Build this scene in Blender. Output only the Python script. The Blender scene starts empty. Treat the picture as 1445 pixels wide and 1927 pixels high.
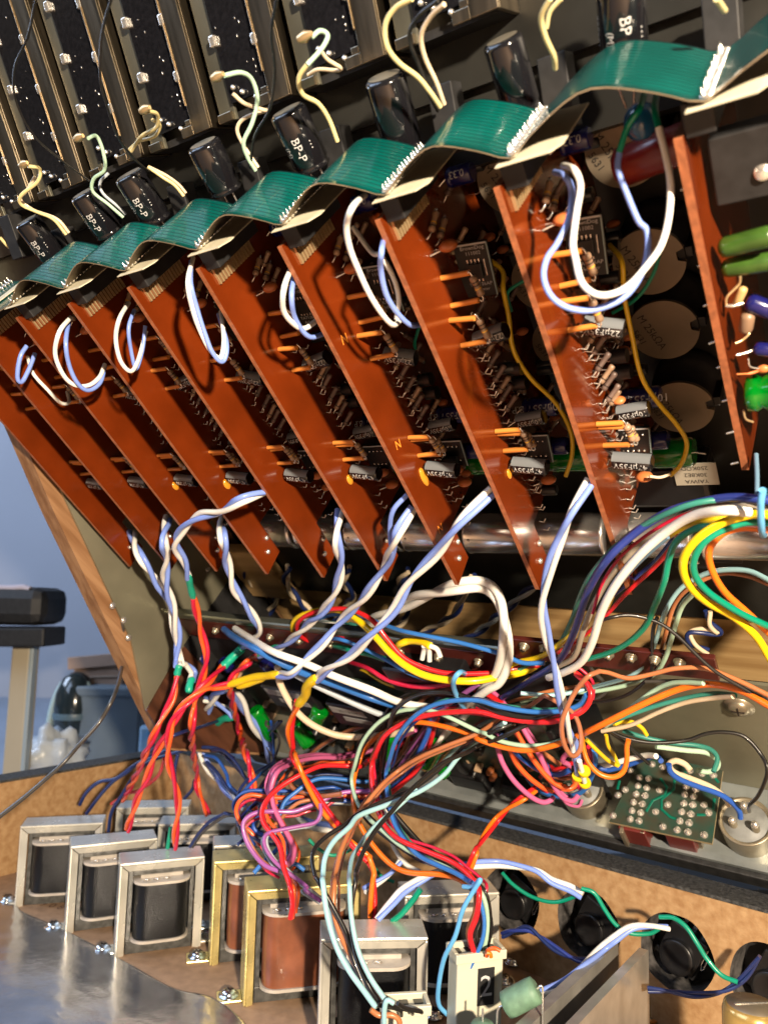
import bpy, math, random
from mathutils import Vector, Matrix, noise
random.seed(7)
C = bpy.context.scene.collection
S = bpy.context.scene
# ------------------------------------------------------------------ camera frame (all measured from the photograph's vanishing points)
F0, CX, CY = 1430.0, 722.5, 963.5          # focal length and centre, in pixels of the 1445 x 1927 photograph
CH = 0.18                                   # camera height above the hardboard floor (m)
def im(x, y, z): return Vector((x, y, z))   # image space: right, down, forward
UP = im(277, -11963, F0).normalized()
FW = (im(0, 0, 1) - UP * UP.z).normalized()
RT = FW.cross(UP)
if RT.x < 0: RT = -RT
def W(v):                                   # image-space vector -> world (camera sits at (0,0,CH))
    return Vector((v.dot(RT), v.dot(FW), v.dot(UP) + CH))
def WD(v): return Vector((v.dot(RT), v.dot(FW), v.dot(UP)))
cam = bpy.data.cameras.new('camera'); co = bpy.data.objects.new('camera', cam); C.objects.link(co)
cx, cy, cz = WD(im(1, 0, 0)), WD(im(0, -1, 0)), WD(im(0, 0, -1))
co.matrix_world = Matrix(((cx.x, cy.x, cz.x, 0), (cx.y, cy.y, cz.y, 0), (cx.z, cy.z, cz.z, CH), (0, 0, 0, 1)))
cam.sensor_fit = 'HORIZONTAL'; cam.sensor_width = 36; cam.lens = 36 * F0 / 1445
cam.clip_start = 0.005; cam.clip_end = 20
cam.dof.use_dof = True; cam.dof.focus_distance = 0.27; cam.dof.aperture_fstop = 26
S.camera = co
# console frame: u runs along the console towards the viewer's right, v along each card downwards, n into the console
KU = -im(-2082, 12, F0).normalized()
KV = im(1035, 1797, F0); KV = (KV - KU * KV.dot(KU)).normalized()
KN = KU.cross(KV)
if KN.z < 0: KN = -KN
K2 = im(987, 4200, F0); K2 = (K2 - KU * K2.dot(KU)).normalized()
KM = KU.cross(K2)
if KM.z < 0: KM = -KM
PG = im((715 - CX) / F0, (412 - CY) / F0, 1) * 0.185
def frame(o, a, b, c):
    a, b, c, o = WD(a), WD(b), WD(c), W(o)
    return Matrix(((a.x, b.x, c.x, o.x), (a.y, b.y, c.y, o.y), (a.z, b.z, c.z, o.z), (0, 0, 0, 1)))
MK = frame(PG, KU, KV, KN)
PF = im((400 - CX) / F0, (240 - CY) / F0, 1) * 0.231
MF = frame(PF, KU, K2, KM)
def ray(x, y): return im((x - CX) / F0, (y - CY) / F0, 1)
def PZ(x, y, z): return W(ray(x, y) * z)
def zn(x, y, n): return (n + KN.dot(PG)) / KN.dot(ray(x, y))
def PN(x, y, n): return PZ(x, y, zn(x, y, n))
def PV(x, y, v): return PZ(x, y, (v + KV.dot(PG)) / KV.dot(ray(x, y)))
def PU(x, y, u): return PZ(x, y, (u + KU.dot(PG)) / KU.dot(ray(x, y)))
def PH(x, y, h): return PZ(x, y, -(CH - h) / UP.dot(ray(x, y)))
def K(u, v, n): return MK @ Vector((u, v, n))
MKi = MK.inverted()
# ------------------------------------------------------------------ world and lamps
w = bpy.data.worlds.new('World'); S.world = w; w.use_nodes = True
nt = w.node_tree; bg = nt.nodes['Background']
tc = nt.nodes.new('ShaderNodeTexCoord'); nz = nt.nodes.new('ShaderNodeTexNoise'); cr = nt.nodes.new('ShaderNodeValToRGB')
nz.inputs['Scale'].default_value = 2.2; nz.inputs['Detail'].default_value = 2
e = cr.color_ramp.elements
e[0].position = .50; e[0].color = (.035, .035, .04, 1); e[1].position = .68; e[1].color = (1.5, 1.3, 1.0, 1)
nt.links.new(tc.outputs['Generated'], nz.inputs['Vector']); nt.links.new(nz.outputs['Fac'], cr.inputs['Fac'])
nt.links.new(cr.outputs['Color'], bg.inputs['Color']); bg.inputs['Strength'].default_value = 0.20
LDIR = WD(KU * .69 - KV * .65 - KN * .30).normalized()     # towards the warm lamp
def lamp(name, kind, loc, target, energy, color, **k):
    l = bpy.data.lights.new(name, kind); o = bpy.data.objects.new(name, l); C.objects.link(o)
    o.location = loc; o.rotation_euler = (target - loc).to_track_quat('-Z', 'Y').to_euler()
    l.energy = energy; l.color = color
    for a, b in k.items(): setattr(l, a, b)
    return o
mid = K(0, .10, 0)
lamp('warm_lamp', 'AREA', K(.40, -.26, -.20), K(-.05, .12, 0), 12, (1, .82, .61), shape='DISK', size=.028)
wl = WD(im(-.9, -.75, -.25)).normalized()
lamp('window_light', 'AREA', mid + wl * 1.3, mid, 11, (.56, .72, 1), shape='RECTANGLE', size=.9, size_y=.7)
lamp('room_window', 'AREA', Vector((-1.3, .9, .9)), Vector((-.3, 1.5, .1)), 14, (.62, .76, 1), shape='RECTANGLE', size=.6, size_y=.6)
S.view_settings.view_transform = 'Standard'; S.view_settings.look = 'None'
S.view_settings.exposure = -0.10; S.view_settings.gamma = 1
S.cycles.max_bounces = 6; S.cycles.diffuse_bounces = 1; S.cycles.use_denoising = True
# ------------------------------------------------------------------ materials
MATS = {}
def mat(name, col, rough=.5, metal=0, nscale=0, namt=.25, bump=0, bscale=None, spec=.5, trans=0, emis=0, coat=0, col2=None, stretch=None, var=0, rvar=0, cut=(.35, .65)):
    if name in MATS: return MATS[name]
    m = bpy.data.materials.new(name); m.use_nodes = True; t = m.node_tree; b = t.nodes['Principled BSDF']
    b.inputs['Base Color'].default_value = (*col, 1); b.inputs['Roughness'].default_value = rough
    b.inputs['Metallic'].default_value = metal; b.inputs['Specular IOR Level'].default_value = spec
    b.inputs['Transmission Weight'].default_value = trans; b.inputs['Coat Weight'].default_value = coat
    if emis: b.inputs['Emission Color'].default_value = (*col, 1); b.inputs['Emission Strength'].default_value = emis
    tcn = t.nodes.new('ShaderNodeTexCoord'); vec = tcn.outputs['Object']
    if stretch:
        mp = t.nodes.new('ShaderNodeMapping'); mp.inputs['Scale'].default_value = stretch
        t.links.new(vec, mp.inputs['Vector']); vec = mp.outputs['Vector']
    if nscale:
        n = t.nodes.new('ShaderNodeTexNoise'); n.inputs['Scale'].default_value = nscale; n.inputs['Detail'].default_value = 5
        t.links.new(vec, n.inputs['Vector'])
        r = t.nodes.new('ShaderNodeValToRGB'); r.color_ramp.elements[0].position = cut[0]; r.color_ramp.elements[1].position = cut[1]
        c2 = col2 or tuple(c * (1 - namt) for c in col)
        r.color_ramp.elements[0].color = (*c2, 1); r.color_ramp.elements[1].color = (*(col if col2 else tuple(min(1, c * (1 + namt * .6)) for c in col)), 1)
        t.links.new(n.outputs['Fac'], r.inputs['Fac']); src = r.outputs['Color']
        t.links.new(src, b.inputs['Base Color'])
        if rvar:
            mr = t.nodes.new('ShaderNodeMapRange'); mr.inputs['To Min'].default_value = max(.03, rough - rvar); mr.inputs['To Max'].default_value = rough + rvar
            t.links.new(n.outputs['Fac'], mr.inputs['Value']); t.links.new(mr.outputs['Result'], b.inputs['Roughness'])
    if var:
        oi = t.nodes.new('ShaderNodeObjectInfo'); hs = t.nodes.new('ShaderNodeHueSaturation'); mr = t.nodes.new('ShaderNodeMapRange')
        mr.inputs['To Min'].default_value = 1 - var; mr.inputs['To Max'].default_value = 1 + var
        t.links.new(oi.outputs['Random'], mr.inputs['Value']); t.links.new(mr.outputs['Result'], hs.inputs['Value'])
        old = b.inputs['Base Color'].links
        if old: t.links.new(old[0].from_socket, hs.inputs['Color'])
        else: hs.inputs['Color'].default_value = (*col, 1)
        t.links.new(hs.outputs['Color'], b.inputs['Base Color'])
    if bump:
        n2 = t.nodes.new('ShaderNodeTexNoise'); n2.inputs['Scale'].default_value = bscale or nscale or 200; n2.inputs['Detail'].default_value = 4
        t.links.new(vec, n2.inputs['Vector'])
        bp = t.nodes.new('ShaderNodeBump'); bp.inputs['Strength'].default_value = bump; bp.inputs['Distance'].default_value = .0006
        t.links.new(n2.outputs['Fac'], bp.inputs['Height']); t.links.new(bp.outputs['Normal'], b.inputs['Normal'])
    MATS[name] = m; return m
phen = mat('phenolic', (.138, .021, .003), .18, nscale=38, namt=.24, bump=.05, bscale=400, rvar=.06, coat=.35)
phed = mat('phenolic_edge', (.33, .11, .045), .5, nscale=500, namt=.25, bump=.15, bscale=900)
phdk = mat('phenolic_dark', (.15, .022, .01), .3, nscale=90, namt=.25)
khaki = mat('passivated_steel', (.25, .235, .165), .36, .45, nscale=14, namt=.3, bump=.05, bscale=22, rvar=.1)
khakd = mat('dark_passivated_steel', (.15, .145, .11), .4, .6, nscale=25, namt=.4, bump=.12, bscale=40, rvar=.1)
dark = mat('dark_panel', (.022, .022, .02), .42, .3, nscale=40, namt=.4, bump=.1, bscale=80)
blackp = mat('black_plastic', (.010, .010, .011), .32, nscale=120, namt=.3, bump=.05, bscale=500)
blackm = mat('black_matte', (.014, .014, .015), .6, nscale=200, namt=.4, bump=.1)
sleevek = mat('capacitor_sleeve', (.008, .008, .010), .13, coat=.5)
blue = mat('blue_sleeve', (.008, .009, .10), .25, coat=.3)
ledge = mat('grey_ledge_metal', (.30, .33, .33), .35, .5, nscale=60, namt=.25, bump=.05, rvar=.08)
railm = mat('black_painted_rail', (.018, .018, .018), .5, nscale=300, namt=.5, bump=.25, bscale=1200)
steel = mat('transformer_steel', (.82, .79, .69), .27, .5, nscale=45, namt=.18, bump=.05, bscale=60, rvar=.08)
brass = mat('gold_passivated_steel', (.80, .66, .27), .28, .5, nscale=70, namt=.3, bump=.05, bscale=60, rvar=.08)
lam = mat('lamination', (.10, .10, .095), .45, .6, nscale=300, namt=.4, bump=.2, stretch=(1, 1, 1))
bobbin = mat('bobbin_nylon', (.48, .43, .37), .35, nscale=150, namt=.15)
coil = mat('black_coil_cloth', (.006, .0065, .008), .34, nscale=900, namt=.4, bump=.35, bscale=2200, spec=.35)
coilb = mat('brown_coil_tape', (.23, .075, .035), .28, nscale=90, namt=.3, bump=.05, bscale=200, coat=.3)
solder = mat('solder', (.80, .77, .72), .22, .8, nscale=600, namt=.2, bump=.2, bscale=1500)
gold = mat('gilt_pin', (.70, .52, .28), .3, .7)
zinc = mat('zinc_screw', (.62, .66, .70), .22, 1, nscale=400, namt=.2)
chrome = mat('tin_can', (.74, .71, .68), .24, .9, nscale=30, namt=.15, bump=.03, bscale=90)
nickel = mat('satin_nickel', (.38, .33, .24), .35, .7, nscale=60, namt=.25, bump=.05, bscale=300, rvar=.08)
alu = mat('aluminium_plate', (.44, .42, .38), .34, .6, nscale=90, namt=.2, bump=.08, bscale=200, rvar=.1)
chip = mat('chipboard', (.45, .28, .135), .8, nscale=260, namt=.4, bump=.35, bscale=500, cut=(.3, .7), col2=(.31, .165, .065))
hard = mat('hardboard', (.36, .225, .135), .62, nscale=180, namt=.15, bump=.12, bscale=600)
felt = mat('grey_edge_felt', (.055, .055, .055), .9, nscale=500, namt=.6, bump=.8, bscale=1600)
oak = mat('oak_veneer', (.34, .19, .095), .5, nscale=30, col2=(.20, .095, .04), bump=.2, bscale=120, stretch=(9, .7, 9))
plank = mat('pine_plank', (.66, .44, .20), .34, nscale=22, col2=(.42, .25, .10), bump=.1, bscale=60, stretch=(.5, 6, 6))
flexg = mat('green_flex_circuit', (.0, .085, .070), .24, coat=.35, nscale=60, namt=.25)
flexl = mat('flex_copper_gap', (.0, .022, .022), .4)
flexu = mat('flex_underside', (.26, .20, .13), .6, nscale=200, namt=.2)
cream = mat('cream_insulator', (.62, .57, .42), .6, nscale=200, namt=.1)
green = mat('green_capacitor', (.0, .20, .012), .12, coat=.8, nscale=60, namt=.3)
mylar = mat('olive_green_capacitor', (.035, .085, .012), .3, coat=.3, nscale=200, namt=.3, bump=.1)
potc = mat('pot_cover', (.26, .21, .15), .42, .6, nscale=60, namt=.15, bump=.03)
redb = mat('red_capacitor', (.18, .012, .01), .3, coat=.3)
pcbg = mat('green_circuit_board', (.018, .06, .045), .35, nscale=120, col2=(.05, .045, .03), bump=.15, coat=.2)
trace = mat('green_trace', (.0, .13, .085), .35)
white = mat('white_print', (.52, .52, .52), .6)
dprint = mat('dark_print', (.03, .025, .02), .6)
oprint = mat('orange_print', (.85, .28, .03), .6)
label = mat('paper_label', (.30, .30, .30), .6, nscale=200, namt=.1)
glue = mat('amber_glue', (.65, .25, .02), .2, coat=.5)
osleeve = mat('orange_sleeving', (.62, .22, .04), .4, var=.2)
resb = mat('resistor_body', (.30, .19, .12), .4, coat=.2, var=.25)
resg = mat('resistor_grey_body', (.13, .085, .07), .45, var=.3)
bandk = mat('resistor_band_dark', (.02, .012, .01), .4)
bandy = mat('resistor_band_gold', (.75, .42, .03), .4)
cer = mat('ceramic_disc', (.50, .15, .045), .4, var=.2)
nylon = mat('natural_nylon', (.60, .58, .45), .35, nscale=60, namt=.06)
shrinkg = mat('green_shrink', (.01, .38, .24), .35, var=.1)
shrinky = mat('yellow_shrink', (.85, .58, .01), .35)
wall_m = mat('wall_paint', (.40, .42, .48), .8, nscale=3, namt=.06)
foil = mat('crumpled_foil_bag', (.52, .53, .56), .22, .9, nscale=60, namt=.15, bump=.2, bscale=300, rvar=.08)
WC = {'white': (.82, .80, .74), 'lilac': (.21, .32, .80), 'cream': (.72, .58, .40), 'red': (.68, .015, .02), 'crimson': (.58, .012, .05),
      'orange': (.85, .17, .01), 'vermilion': (.88, .115, .02), 'pink': (.62, .13, .30), 'purple': (.34, .10, .34), 'brown': (.36, .13, .06), 'copper': (.45, .16, .06),
      'black': (.012, .011, .010), 'aqua': (.30, .52, .56), 'mint': (.42, .62, .46), 'green': (.0, .25, .15), 'teal': (.04, .24, .19),
      'yellow': (.80, .56, .005), 'ochre': (.74, .50, .015), 'blue': (.02, .09, .40), 'royal': (.03, .16, .50), 'navy': (.012, .025, .11), 'taupe': (.36, .31, .24),
      'slate': (.12, .21, .30), 'sky': (.12, .40, .72), 'grey': (.45, .50, .54), 'indigo': (.025, .045, .25), 'steel': (.06, .17, .34), 'paleyellow': (.68, .58, .28), 'charcoal': (.05, .045, .04)}
def wm(c): return mat(c + '_insulation', WC[c], .33, nscale=90, namt=.08, bump=.04, bscale=300, coat=.3, var=.08)
# ------------------------------------------------------------------ mesh builder
class MB:
    def __init__(s): s.v = []; s.f = []; s.m = []; s.s = []; s.mats = []
    def mi(s, m):
        if m not in s.mats: s.mats.append(m)
        return s.mats.index(m)
    def add(s, vs, fs, m, smooth=False, M=None):
        o = len(s.v); i = s.mi(m)
        s.v += [tuple(M @ Vector(p)) if M else tuple(p) for p in vs]
        for f in fs: s.f.append([o + k for k in f]); s.m.append(i); s.s.append(smooth)
    def box(s, a, b, m, M=None):
        (x0, y0, z0), (x1, y1, z1) = a, b
        vs = [(x, y, z) for x in (x0, x1) for y in (y0, y1) for z in (z0, z1)]
        s.add(vs, [(0, 1, 3, 2), (4, 6, 7, 5), (0, 4, 5, 1), (2, 3, 7, 6), (0, 2, 6, 4), (1, 5, 7, 3)], m, M=M); return s
    def prism(s, poly, ext, m, M=None, edge=None, back=None):
        n = len(poly); poly = [Vector(p) for p in poly]; ext = Vector(ext)
        vs = poly + [p + ext for p in poly]
        s.add(vs, [list(range(n))[::-1]], back or m, M=M); s.add(vs, [list(range(n, 2 * n))], m, M=M)
        s.add(vs, [(i, (i + 1) % n, (i + 1) % n + n, i + n) for i in range(n)], edge or m, M=M); return s
    def tube(s, pts, r, m, seg=8, caps=True, M=None):
        pts = [Vector(p) for p in pts]; n = len(pts); vs = []; fs = []
        rs = r if isinstance(r, (list, tuple)) else [r] * n
        t0 = (pts[1] - pts[0]).normalized(); a = t0.orthogonal().normalized()
        for i in range(n):
            t = (pts[min(i + 1, n - 1)] - pts[max(i - 1, 0)])
            t = t.normalized() if t.length > 1e-9 else t0
            a = (a - t * a.dot(t)); a = a.normalized() if a.length > 1e-6 else t.orthogonal().normalized()
            b = t.cross(a)
            for k in range(seg):
                g = 2 * math.pi * k / seg; vs.append(pts[i] + (a * math.cos(g) + b * math.sin(g)) * rs[i])
        for i in range(n - 1):
            for k in range(seg): fs.append((i * seg + k, i * seg + (k + 1) % seg, (i + 1) * seg + (k + 1) % seg, (i + 1) * seg + k))
        s.add(vs, fs, m, True, M)
        if caps: s.add(vs, [list(range(seg))[::-1], list(range((n - 1) * seg, n * seg))], m, False, M)
        return s
    def rod(s, a, b, r, m, seg=16, r2=None, M=None): return s.tube([a, b], [r, r2 if r2 is not None else r], m, seg, True, M)
    def lathe(s, a, b, prof, m, seg=20, M=None, caps=True):        # prof: (t along a->b in metres, radius)
        a, b = Vector(a), Vector(b); d = (b - a).normalized(); x = d.orthogonal().normalized(); y = d.cross(x); vs = []; fs = []
        for t, r in prof:
            for k in range(seg):
                g = 2 * math.pi * k / seg; vs.append(a + d * t + (x * math.cos(g) + y * math.sin(g)) * r)
        for i in range(len(prof) - 1):
            for k in range(seg): fs.append((i * seg + k, i * seg + (k + 1) % seg, (i + 1) * seg + (k + 1) % seg, (i + 1) * seg + k))
        s.add(vs, fs, m, True, M)
        if caps: s.add(vs, [list(range(seg))[::-1], list(range((len(prof) - 1) * seg, len(prof) * seg))], m, False, M)
        return s
    def ball(s, c, r, m, seg=8, sq=(1, 1, 1), M=None):
        vs = []; fs = []; c = Vector(c); n = seg // 2 + 1
        for i in range(n + 1):
            for k in range(seg):
                t = math.pi * i / n; g = 2 * math.pi * k / seg
                vs.append(c + Vector((math.sin(t) * math.cos(g) * sq[0], math.sin(t) * math.sin(g) * sq[1], math.cos(t) * sq[2])) * r)
        for i in range(n):
            for k in range(seg): fs.append((i * seg + k, i * seg + (k + 1) % seg, (i + 1) * seg + (k + 1) % seg, (i + 1) * seg + k))
        s.add(vs, fs, m, True, M); return s
    def build(s, name, parent=None, mw=None, bevel=0):
        me = bpy.data.meshes.new(name); me.from_pydata(s.v, [], s.f)
        for m in s.mats: me.materials.append(m)
        me.polygons.foreach_set('material_index', s.m); me.polygons.foreach_set('use_smooth', s.s); me.update()
        o = bpy.data.objects.new(name, me); C.objects.link(o)
        if parent: o.parent = parent
        if mw is not None:
            if parent: o.matrix_local = mw
            else: o.matrix_world = mw
        if bevel:
            b = o.modifiers.new('b', 'BEVEL'); b.width = bevel; b.segments = 2; b.limit_method = 'ANGLE'; b.angle_limit = .7
        return o
def tag(o, label=None, cat=None, group=None, kind=None):
    if label: o['label'] = label
    if cat: o['category'] = cat
    if group: o['group'] = group
    if kind: o['kind'] = kind
    return o
def empty(name, mw, label, cat, group=None):
    o = bpy.data.objects.new(name, None); C.objects.link(o); o.matrix_world = mw if isinstance(mw, Matrix) else Matrix.Translation(mw)
    o.empty_display_size = .005
    return tag(o, label, cat, group)
def copy_tree(o, parent=None):
    c = o.copy(); C.objects.link(c); c.parent = parent
    for ch in [k for k in bpy.data.objects if k.parent == o]: copy_tree(ch, c)
    return c
def text(s, size, m, parent, mw, name='print', align='CENTER', ext=0):
    cu = bpy.data.curves.new('t', 'FONT'); cu.body = s; cu.size = size; cu.align_x = align; cu.align_y = 'CENTER'; cu.extrude = ext; cu.resolution_u = 2
    o = bpy.data.objects.new('t', cu); C.objects.link(o)
    me = bpy.data.meshes.new_from_object(o.evaluated_get(bpy.context.evaluated_depsgraph_get()))
    bpy.data.objects.remove(o); bpy.data.curves.remove(cu)
    me.materials.clear(); me.materials.append(m)
    q = bpy.data.objects.new(name, me); C.objects.link(q)
    if parent: q.parent = parent; q.matrix_local = mw
    else: q.matrix_world = mw
    return q
def wraptext(s, size, m, parent, a, axis, side, r, flip=1, name='print'):
    """text bent round a cylinder: a = centre point, axis = reading direction, side = outward direction of the text's middle"""
    q = text(s, size, m, parent, Matrix.Identity(4), name)
    ax = Vector(axis).normalized(); sd = Vector(side); sd = (sd - ax * sd.dot(ax)).normalized(); up = sd.cross(ax) * flip
    a = Vector(a)
    for v in q.data.vertices:
        g = v.co.y / r
        v.co = a + ax * v.co.x + (sd * math.cos(g) + up * math.sin(g)) * (r + .00006)
    return q
def basis(o, x, y, z):
    x, y, z = Vector(x).normalized(), Vector(y).normalized(), Vector(z).normalized()
    return Matrix(((x.x, y.x, z.x, o[0]), (x.y, y.y, z.y, o[1]), (x.z, y.z, z.z, o[2]), (0, 0, 0, 1)))
def smooth(pts, k=5):
    P = [pts[0]] + pts + [pts[-1]]; out = []
    P[0] = pts[0] * 2 - pts[1]; P[-1] = pts[-1] * 2 - pts[-2]
    for i in range(1, len(P) - 2):
        p0, p1, p2, p3 = P[i - 1], P[i], P[i + 1], P[i + 2]
        for j in range(k):
            t = j / k
            out.append(.5 * ((2 * p1) + (p2 - p0) * t + (2 * p0 - 5 * p1 + 4 * p2 - p3) * t * t + (3 * p1 - p0 - 3 * p2 + p3) * t ** 3))
    out.append(pts[-1].copy()); return out
# crops of the photograph in which outlines were read: origin and scale
CR = {'A': (150, 1150, 4.8167), 'B': (400, 1150, 4.8167), 'M': (650, 1150, 4.8167), 'D': (900, 1150, 4.8167), 'E': (1145, 1150, 4.8167), 'F': (150, 1370, 4.8167),
      'G': (400, 1370, 4.8167), 'H': (650, 1370, 4.8167), 'I': (900, 1370, 4.8167), 'J': (1145, 850, 4.8167), 'K': (1145, 1370, 4.8167),
      'a': (0, 0, 2.89), 'b': (450, 0, 2.89), 'c': (945, 0, 2.89), 'd': (0, 450, 2.89), 'e': (450, 450, 2.89), 'f': (945, 450, 2.89), 'g': (0, 900, 2.89), 'h': (450, 900, 2.89),
      'i': (945, 900, 2.89), 'j': (0, 1427, 2.89), 'k': (450, 1427, 2.89), 'l': (945, 1427, 2.89), 'p': (0, 0, 1), 'r': (1195, 220, 5.78), 's': (1195, 500, 5.78)}
def px(c, x, y): o = CR[c]; return o[0] + x / o[2], o[1] + y / o[2]
def path(spec):
    """a run of read-off outline points; the third number is a depth: metres along the view (float) or mm from the cards' outer edge (int)"""
    c = 'p'; P = []
    for q in spec:
        if isinstance(q, str): c = q; continue
        x, y = px(c, q[0], q[1]); z = None
        if len(q) > 2: z = q[2] if isinstance(q[2], float) else zn(x, y, q[2] / 1000)
        P.append([x, y, z, c])
    i = 1                                                          # drop doubled readings where one crop hands over to the next
    while i < len(P) - 1:
        a, b, d = P[i - 1], P[i], P[i + 1]; v1 = (b[0] - a[0], b[1] - a[1]); v2 = (d[0] - b[0], d[1] - b[1]); l1, l2 = math.hypot(*v1), math.hypot(*v2)
        sw = a[3] != b[3] or b[3] != d[3]
        if sw and (min(l1, l2) < 5 or ((v1[0] * v2[0] + v1[1] * v2[1]) / (l1 * l2) < -.2 and min(l1, l2) < 40)):
            if b[2] is not None and a[2] is None: a[2] = b[2]
            P.pop(i); i = max(1, i - 1)
        else: i += 1
    P = [p[:3] for p in P]
    ks = [i for i, p in enumerate(P) if p[2] is not None]
    if not ks:
        for p in P: p[2] = zn(p[0], p[1], 0)
    else:
        for i, p in enumerate(P):
            if p[2] is None:
                a = max([k for k in ks if k < i], default=None); b = min([k for k in ks if k > i], default=None)
                if a is None: p[2] = P[b][2]
                elif b is None: p[2] = P[a][2]
                else: p[2] = P[a][2] + (P[b][2] - P[a][2]) * (i - a) / (b - a)
    return [PZ(*p) for p in P], sum(p[2] for p in P) / len(P)
def strands(pts, r, pitch, phase=0):
    """two strands wound round a centre line"""
    pts = smooth(pts, 9); A = []; B = []; d = phase; a = None
    for i, p in enumerate(pts):
        t = (pts[min(i + 1, len(pts) - 1)] - pts[max(i - 1, 0)]).normalized()
        if a is None: a = t.orthogonal().normalized()
        a = (a - t * a.dot(t)).normalized(); b = t.cross(a)
        if i: d += (p - pts[i - 1]).length
        g = 2 * math.pi * d / pitch; o = (a * math.cos(g) + b * math.sin(g)) * r
        A.append(p + o); B.append(p - o)
    return A, B
def single(lab, col, wpx, spec, name='wire', group=None, cat='wire', wob=0.35):
    P, z = path(spec); r = wpx * .83 * z / F0 / 2
    MBx = MB().tube(smooth(P, 5), r, wm(col), 8)
    return tag(MBx.build(name), lab, cat, group)
def pair(lab, cols, wpx, pitch, spec, group=None, ends=None, tight=.93):
    P, z = path(spec); r = wpx * .80 * z / F0 / 2
    root = empty('twisted_wire_pair', P[0], lab, 'wire pair', group)
    A, B = strands(P, r * tight, pitch, random.random() * pitch)
    for q, c in ((A, cols[0]), (B, cols[1])):
        MB().tube([p - P[0] for p in q], r, wm(c), 8).build('wire_strand', root)
    for e in ends or []:                                           # (material, path) shrink sleeves and joints riding on the pair
        E_, z2 = path(e[2]); k = len(smooth(E_, 4)); sm = smooth(E_, 4)
        rr = [e[1] * z2 / F0 / 2 * (1 + .05 * math.sin(i * 1.3) + (.08 if 0 < i < k - 1 else -.2)) for i in range(k)]
        MB().tube([p - P[0] for p in sm], rr, e[0], 10).build('heat_shrink_sleeve', root)
    return root
# ------------------------------------------------------------------ background room: wall, shelf and the blurred things on it
def flat(name, pts, m, label=None): 
    o = MB().prism(pts, (0, 0, -.004), m).build(name); o['kind'] = 'structure'; return o
wl_o = MB().box((-3, 1.75, -1), (3, 1.80, 3), wall_m).build('wall'); wl_o['kind'] = 'structure'
ZS = -.05
sh = MB().box((-2, .75, ZS - .03), (2, 1.75, ZS), mat('blue_grey_table_top', (.30, .36, .46), .45, nscale=8, namt=.1)).build('table_top'); sh['kind'] = 'structure'
def bgbox(name, x0, y0, x1, y1, z, d, m, label, cat, bev=.004, tilt=0, M=None):
    a = PZ(x0, y1, z); b = PZ(x1, y0, z); wd = b.x - a.x; ht = b.z - a.z
    r = empty(name, Matrix.Translation(a) @ Matrix.Rotation(tilt, 4, 'Y'), label, cat)
    MB().box((0, 0, 0), (wd, d, ht), m).build('body', r, Matrix.Identity(4), bev)
    return r, wd, ht
r, a_, b_ = bgbox('equipment_box', 133, 1298, 262, 1452, .95, .12, mat('slate_blue_plastic', (.17, .22, .27), .5, nscale=20, namt=.1), 'slate blue plastic box standing on the far table behind the wooden cheek', 'box')
MB().box((-.001, -.002, b_ - .012), (a_ + .001, .122, b_ + .001), MATS['slate_blue_plastic']).build('lid', r, Matrix.Identity(4), .003)
r, a_, b_ = bgbox('cardboard_box', 137, 1245, 232, 1308, .99, .13, mat('cardboard', (.46, .31, .23), .8, nscale=30, namt=.1), 'tan cardboard carton lying on top of the slate blue box', 'carton', .003, -.06)
MB().box((-.003, -.006, b_ - .012), (a_ + .02, -.001, b_ + .004), MATS['cardboard']).build('flap', r, Matrix.Rotation(-.05, 4, 'Y'), .001)
MB().box((-.001, -.003, b_ * .48), (a_ + .001, .0, b_ * .52), mat('packing_tape', (.55, .42, .33), .3)).build('tape', r, Matrix.Identity(4))
r, a_, b_ = bgbox('post', 2, 1206, 44, 1470, .80, .024, mat('beige_post', (.50, .43, .31), .5, nscale=10, namt=.1), 'beige wooden post holding up the black stand arm', 'post', .002)
MB().box((a_ - .0005, -.001, 0), (a_ + .004, .01, b_), mat('grey_trim', (.35, .42, .46), .4)).build('edge_trim', r, Matrix.Identity(4), .001)
r = empty('stand_arm', PZ(0, 1130, .80), 'black padded stand arm on top of the beige post', 'stand arm')
k = .80 / F0
MB().box((-.05, -.02, -45 * k), (97 * k, .05, 26 * k), blackm).build('pad', r, Matrix.Identity(4), .012)
MB().box((-.05, -.015, -85 * k), (98 * k, .04, -50 * k), blackm).build('bracket', r, Matrix.Rotation(-.02, 4, 'Y'), .002)
c_ = PZ(20, 1107, .79)
tag(MB().tube(smooth([c_ + Vector((-.04, 0, 0)), c_, c_ + Vector((.012, 0, .001)), c_ + Vector((.02, 0, -.001))], 5), .0035, mat('grey_cloth', (.45, .42, .50), .8), 10).build('rolled_cloth'), 'thin pale grey rolled cloth lying on the black stand arm', 'cloth')
r = empty('helmet', PZ(102, 1450, .92), 'dark round visor helmet with a pale rim in front of the box', 'helmet')
k = .92 / F0
hm = mat('helmet_dark', (.02, .03, .035), .15, coat=.6)
MB().lathe((0, .05, .01), (0, .05, .2), [(0, .02), (.03, 38 * k), (90 * k, 40 * k), (120 * k, 37 * k), (148 * k, 26 * k), (158 * k, 12 * k), (161 * k, .001)], hm, 28).build('shell', r)
MB().lathe((0, .05, 85 * k), (0, .05, 1), [(0, 40.5 * k), (8 * k, 41.5 * k), (12 * k, 40.5 * k)], mat('helmet_band', (.10, .16, .2), .4), 28, caps=False).build('band', r)
P_ = [Vector((math.cos(t) * 46 * k, .045, 60 * k + math.sin(t) * 108 * k)) for t in [math.pi * i / 16 for i in range(17)]]
MB().tube(P_, .0042, mat('pale_rim', (.42, .55, .55), .5), 8).build('rim', r)
bag = mat('white_plastic_bag', (.62, .68, .74), .3, nscale=20, namt=.1, trans=.0)
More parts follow.
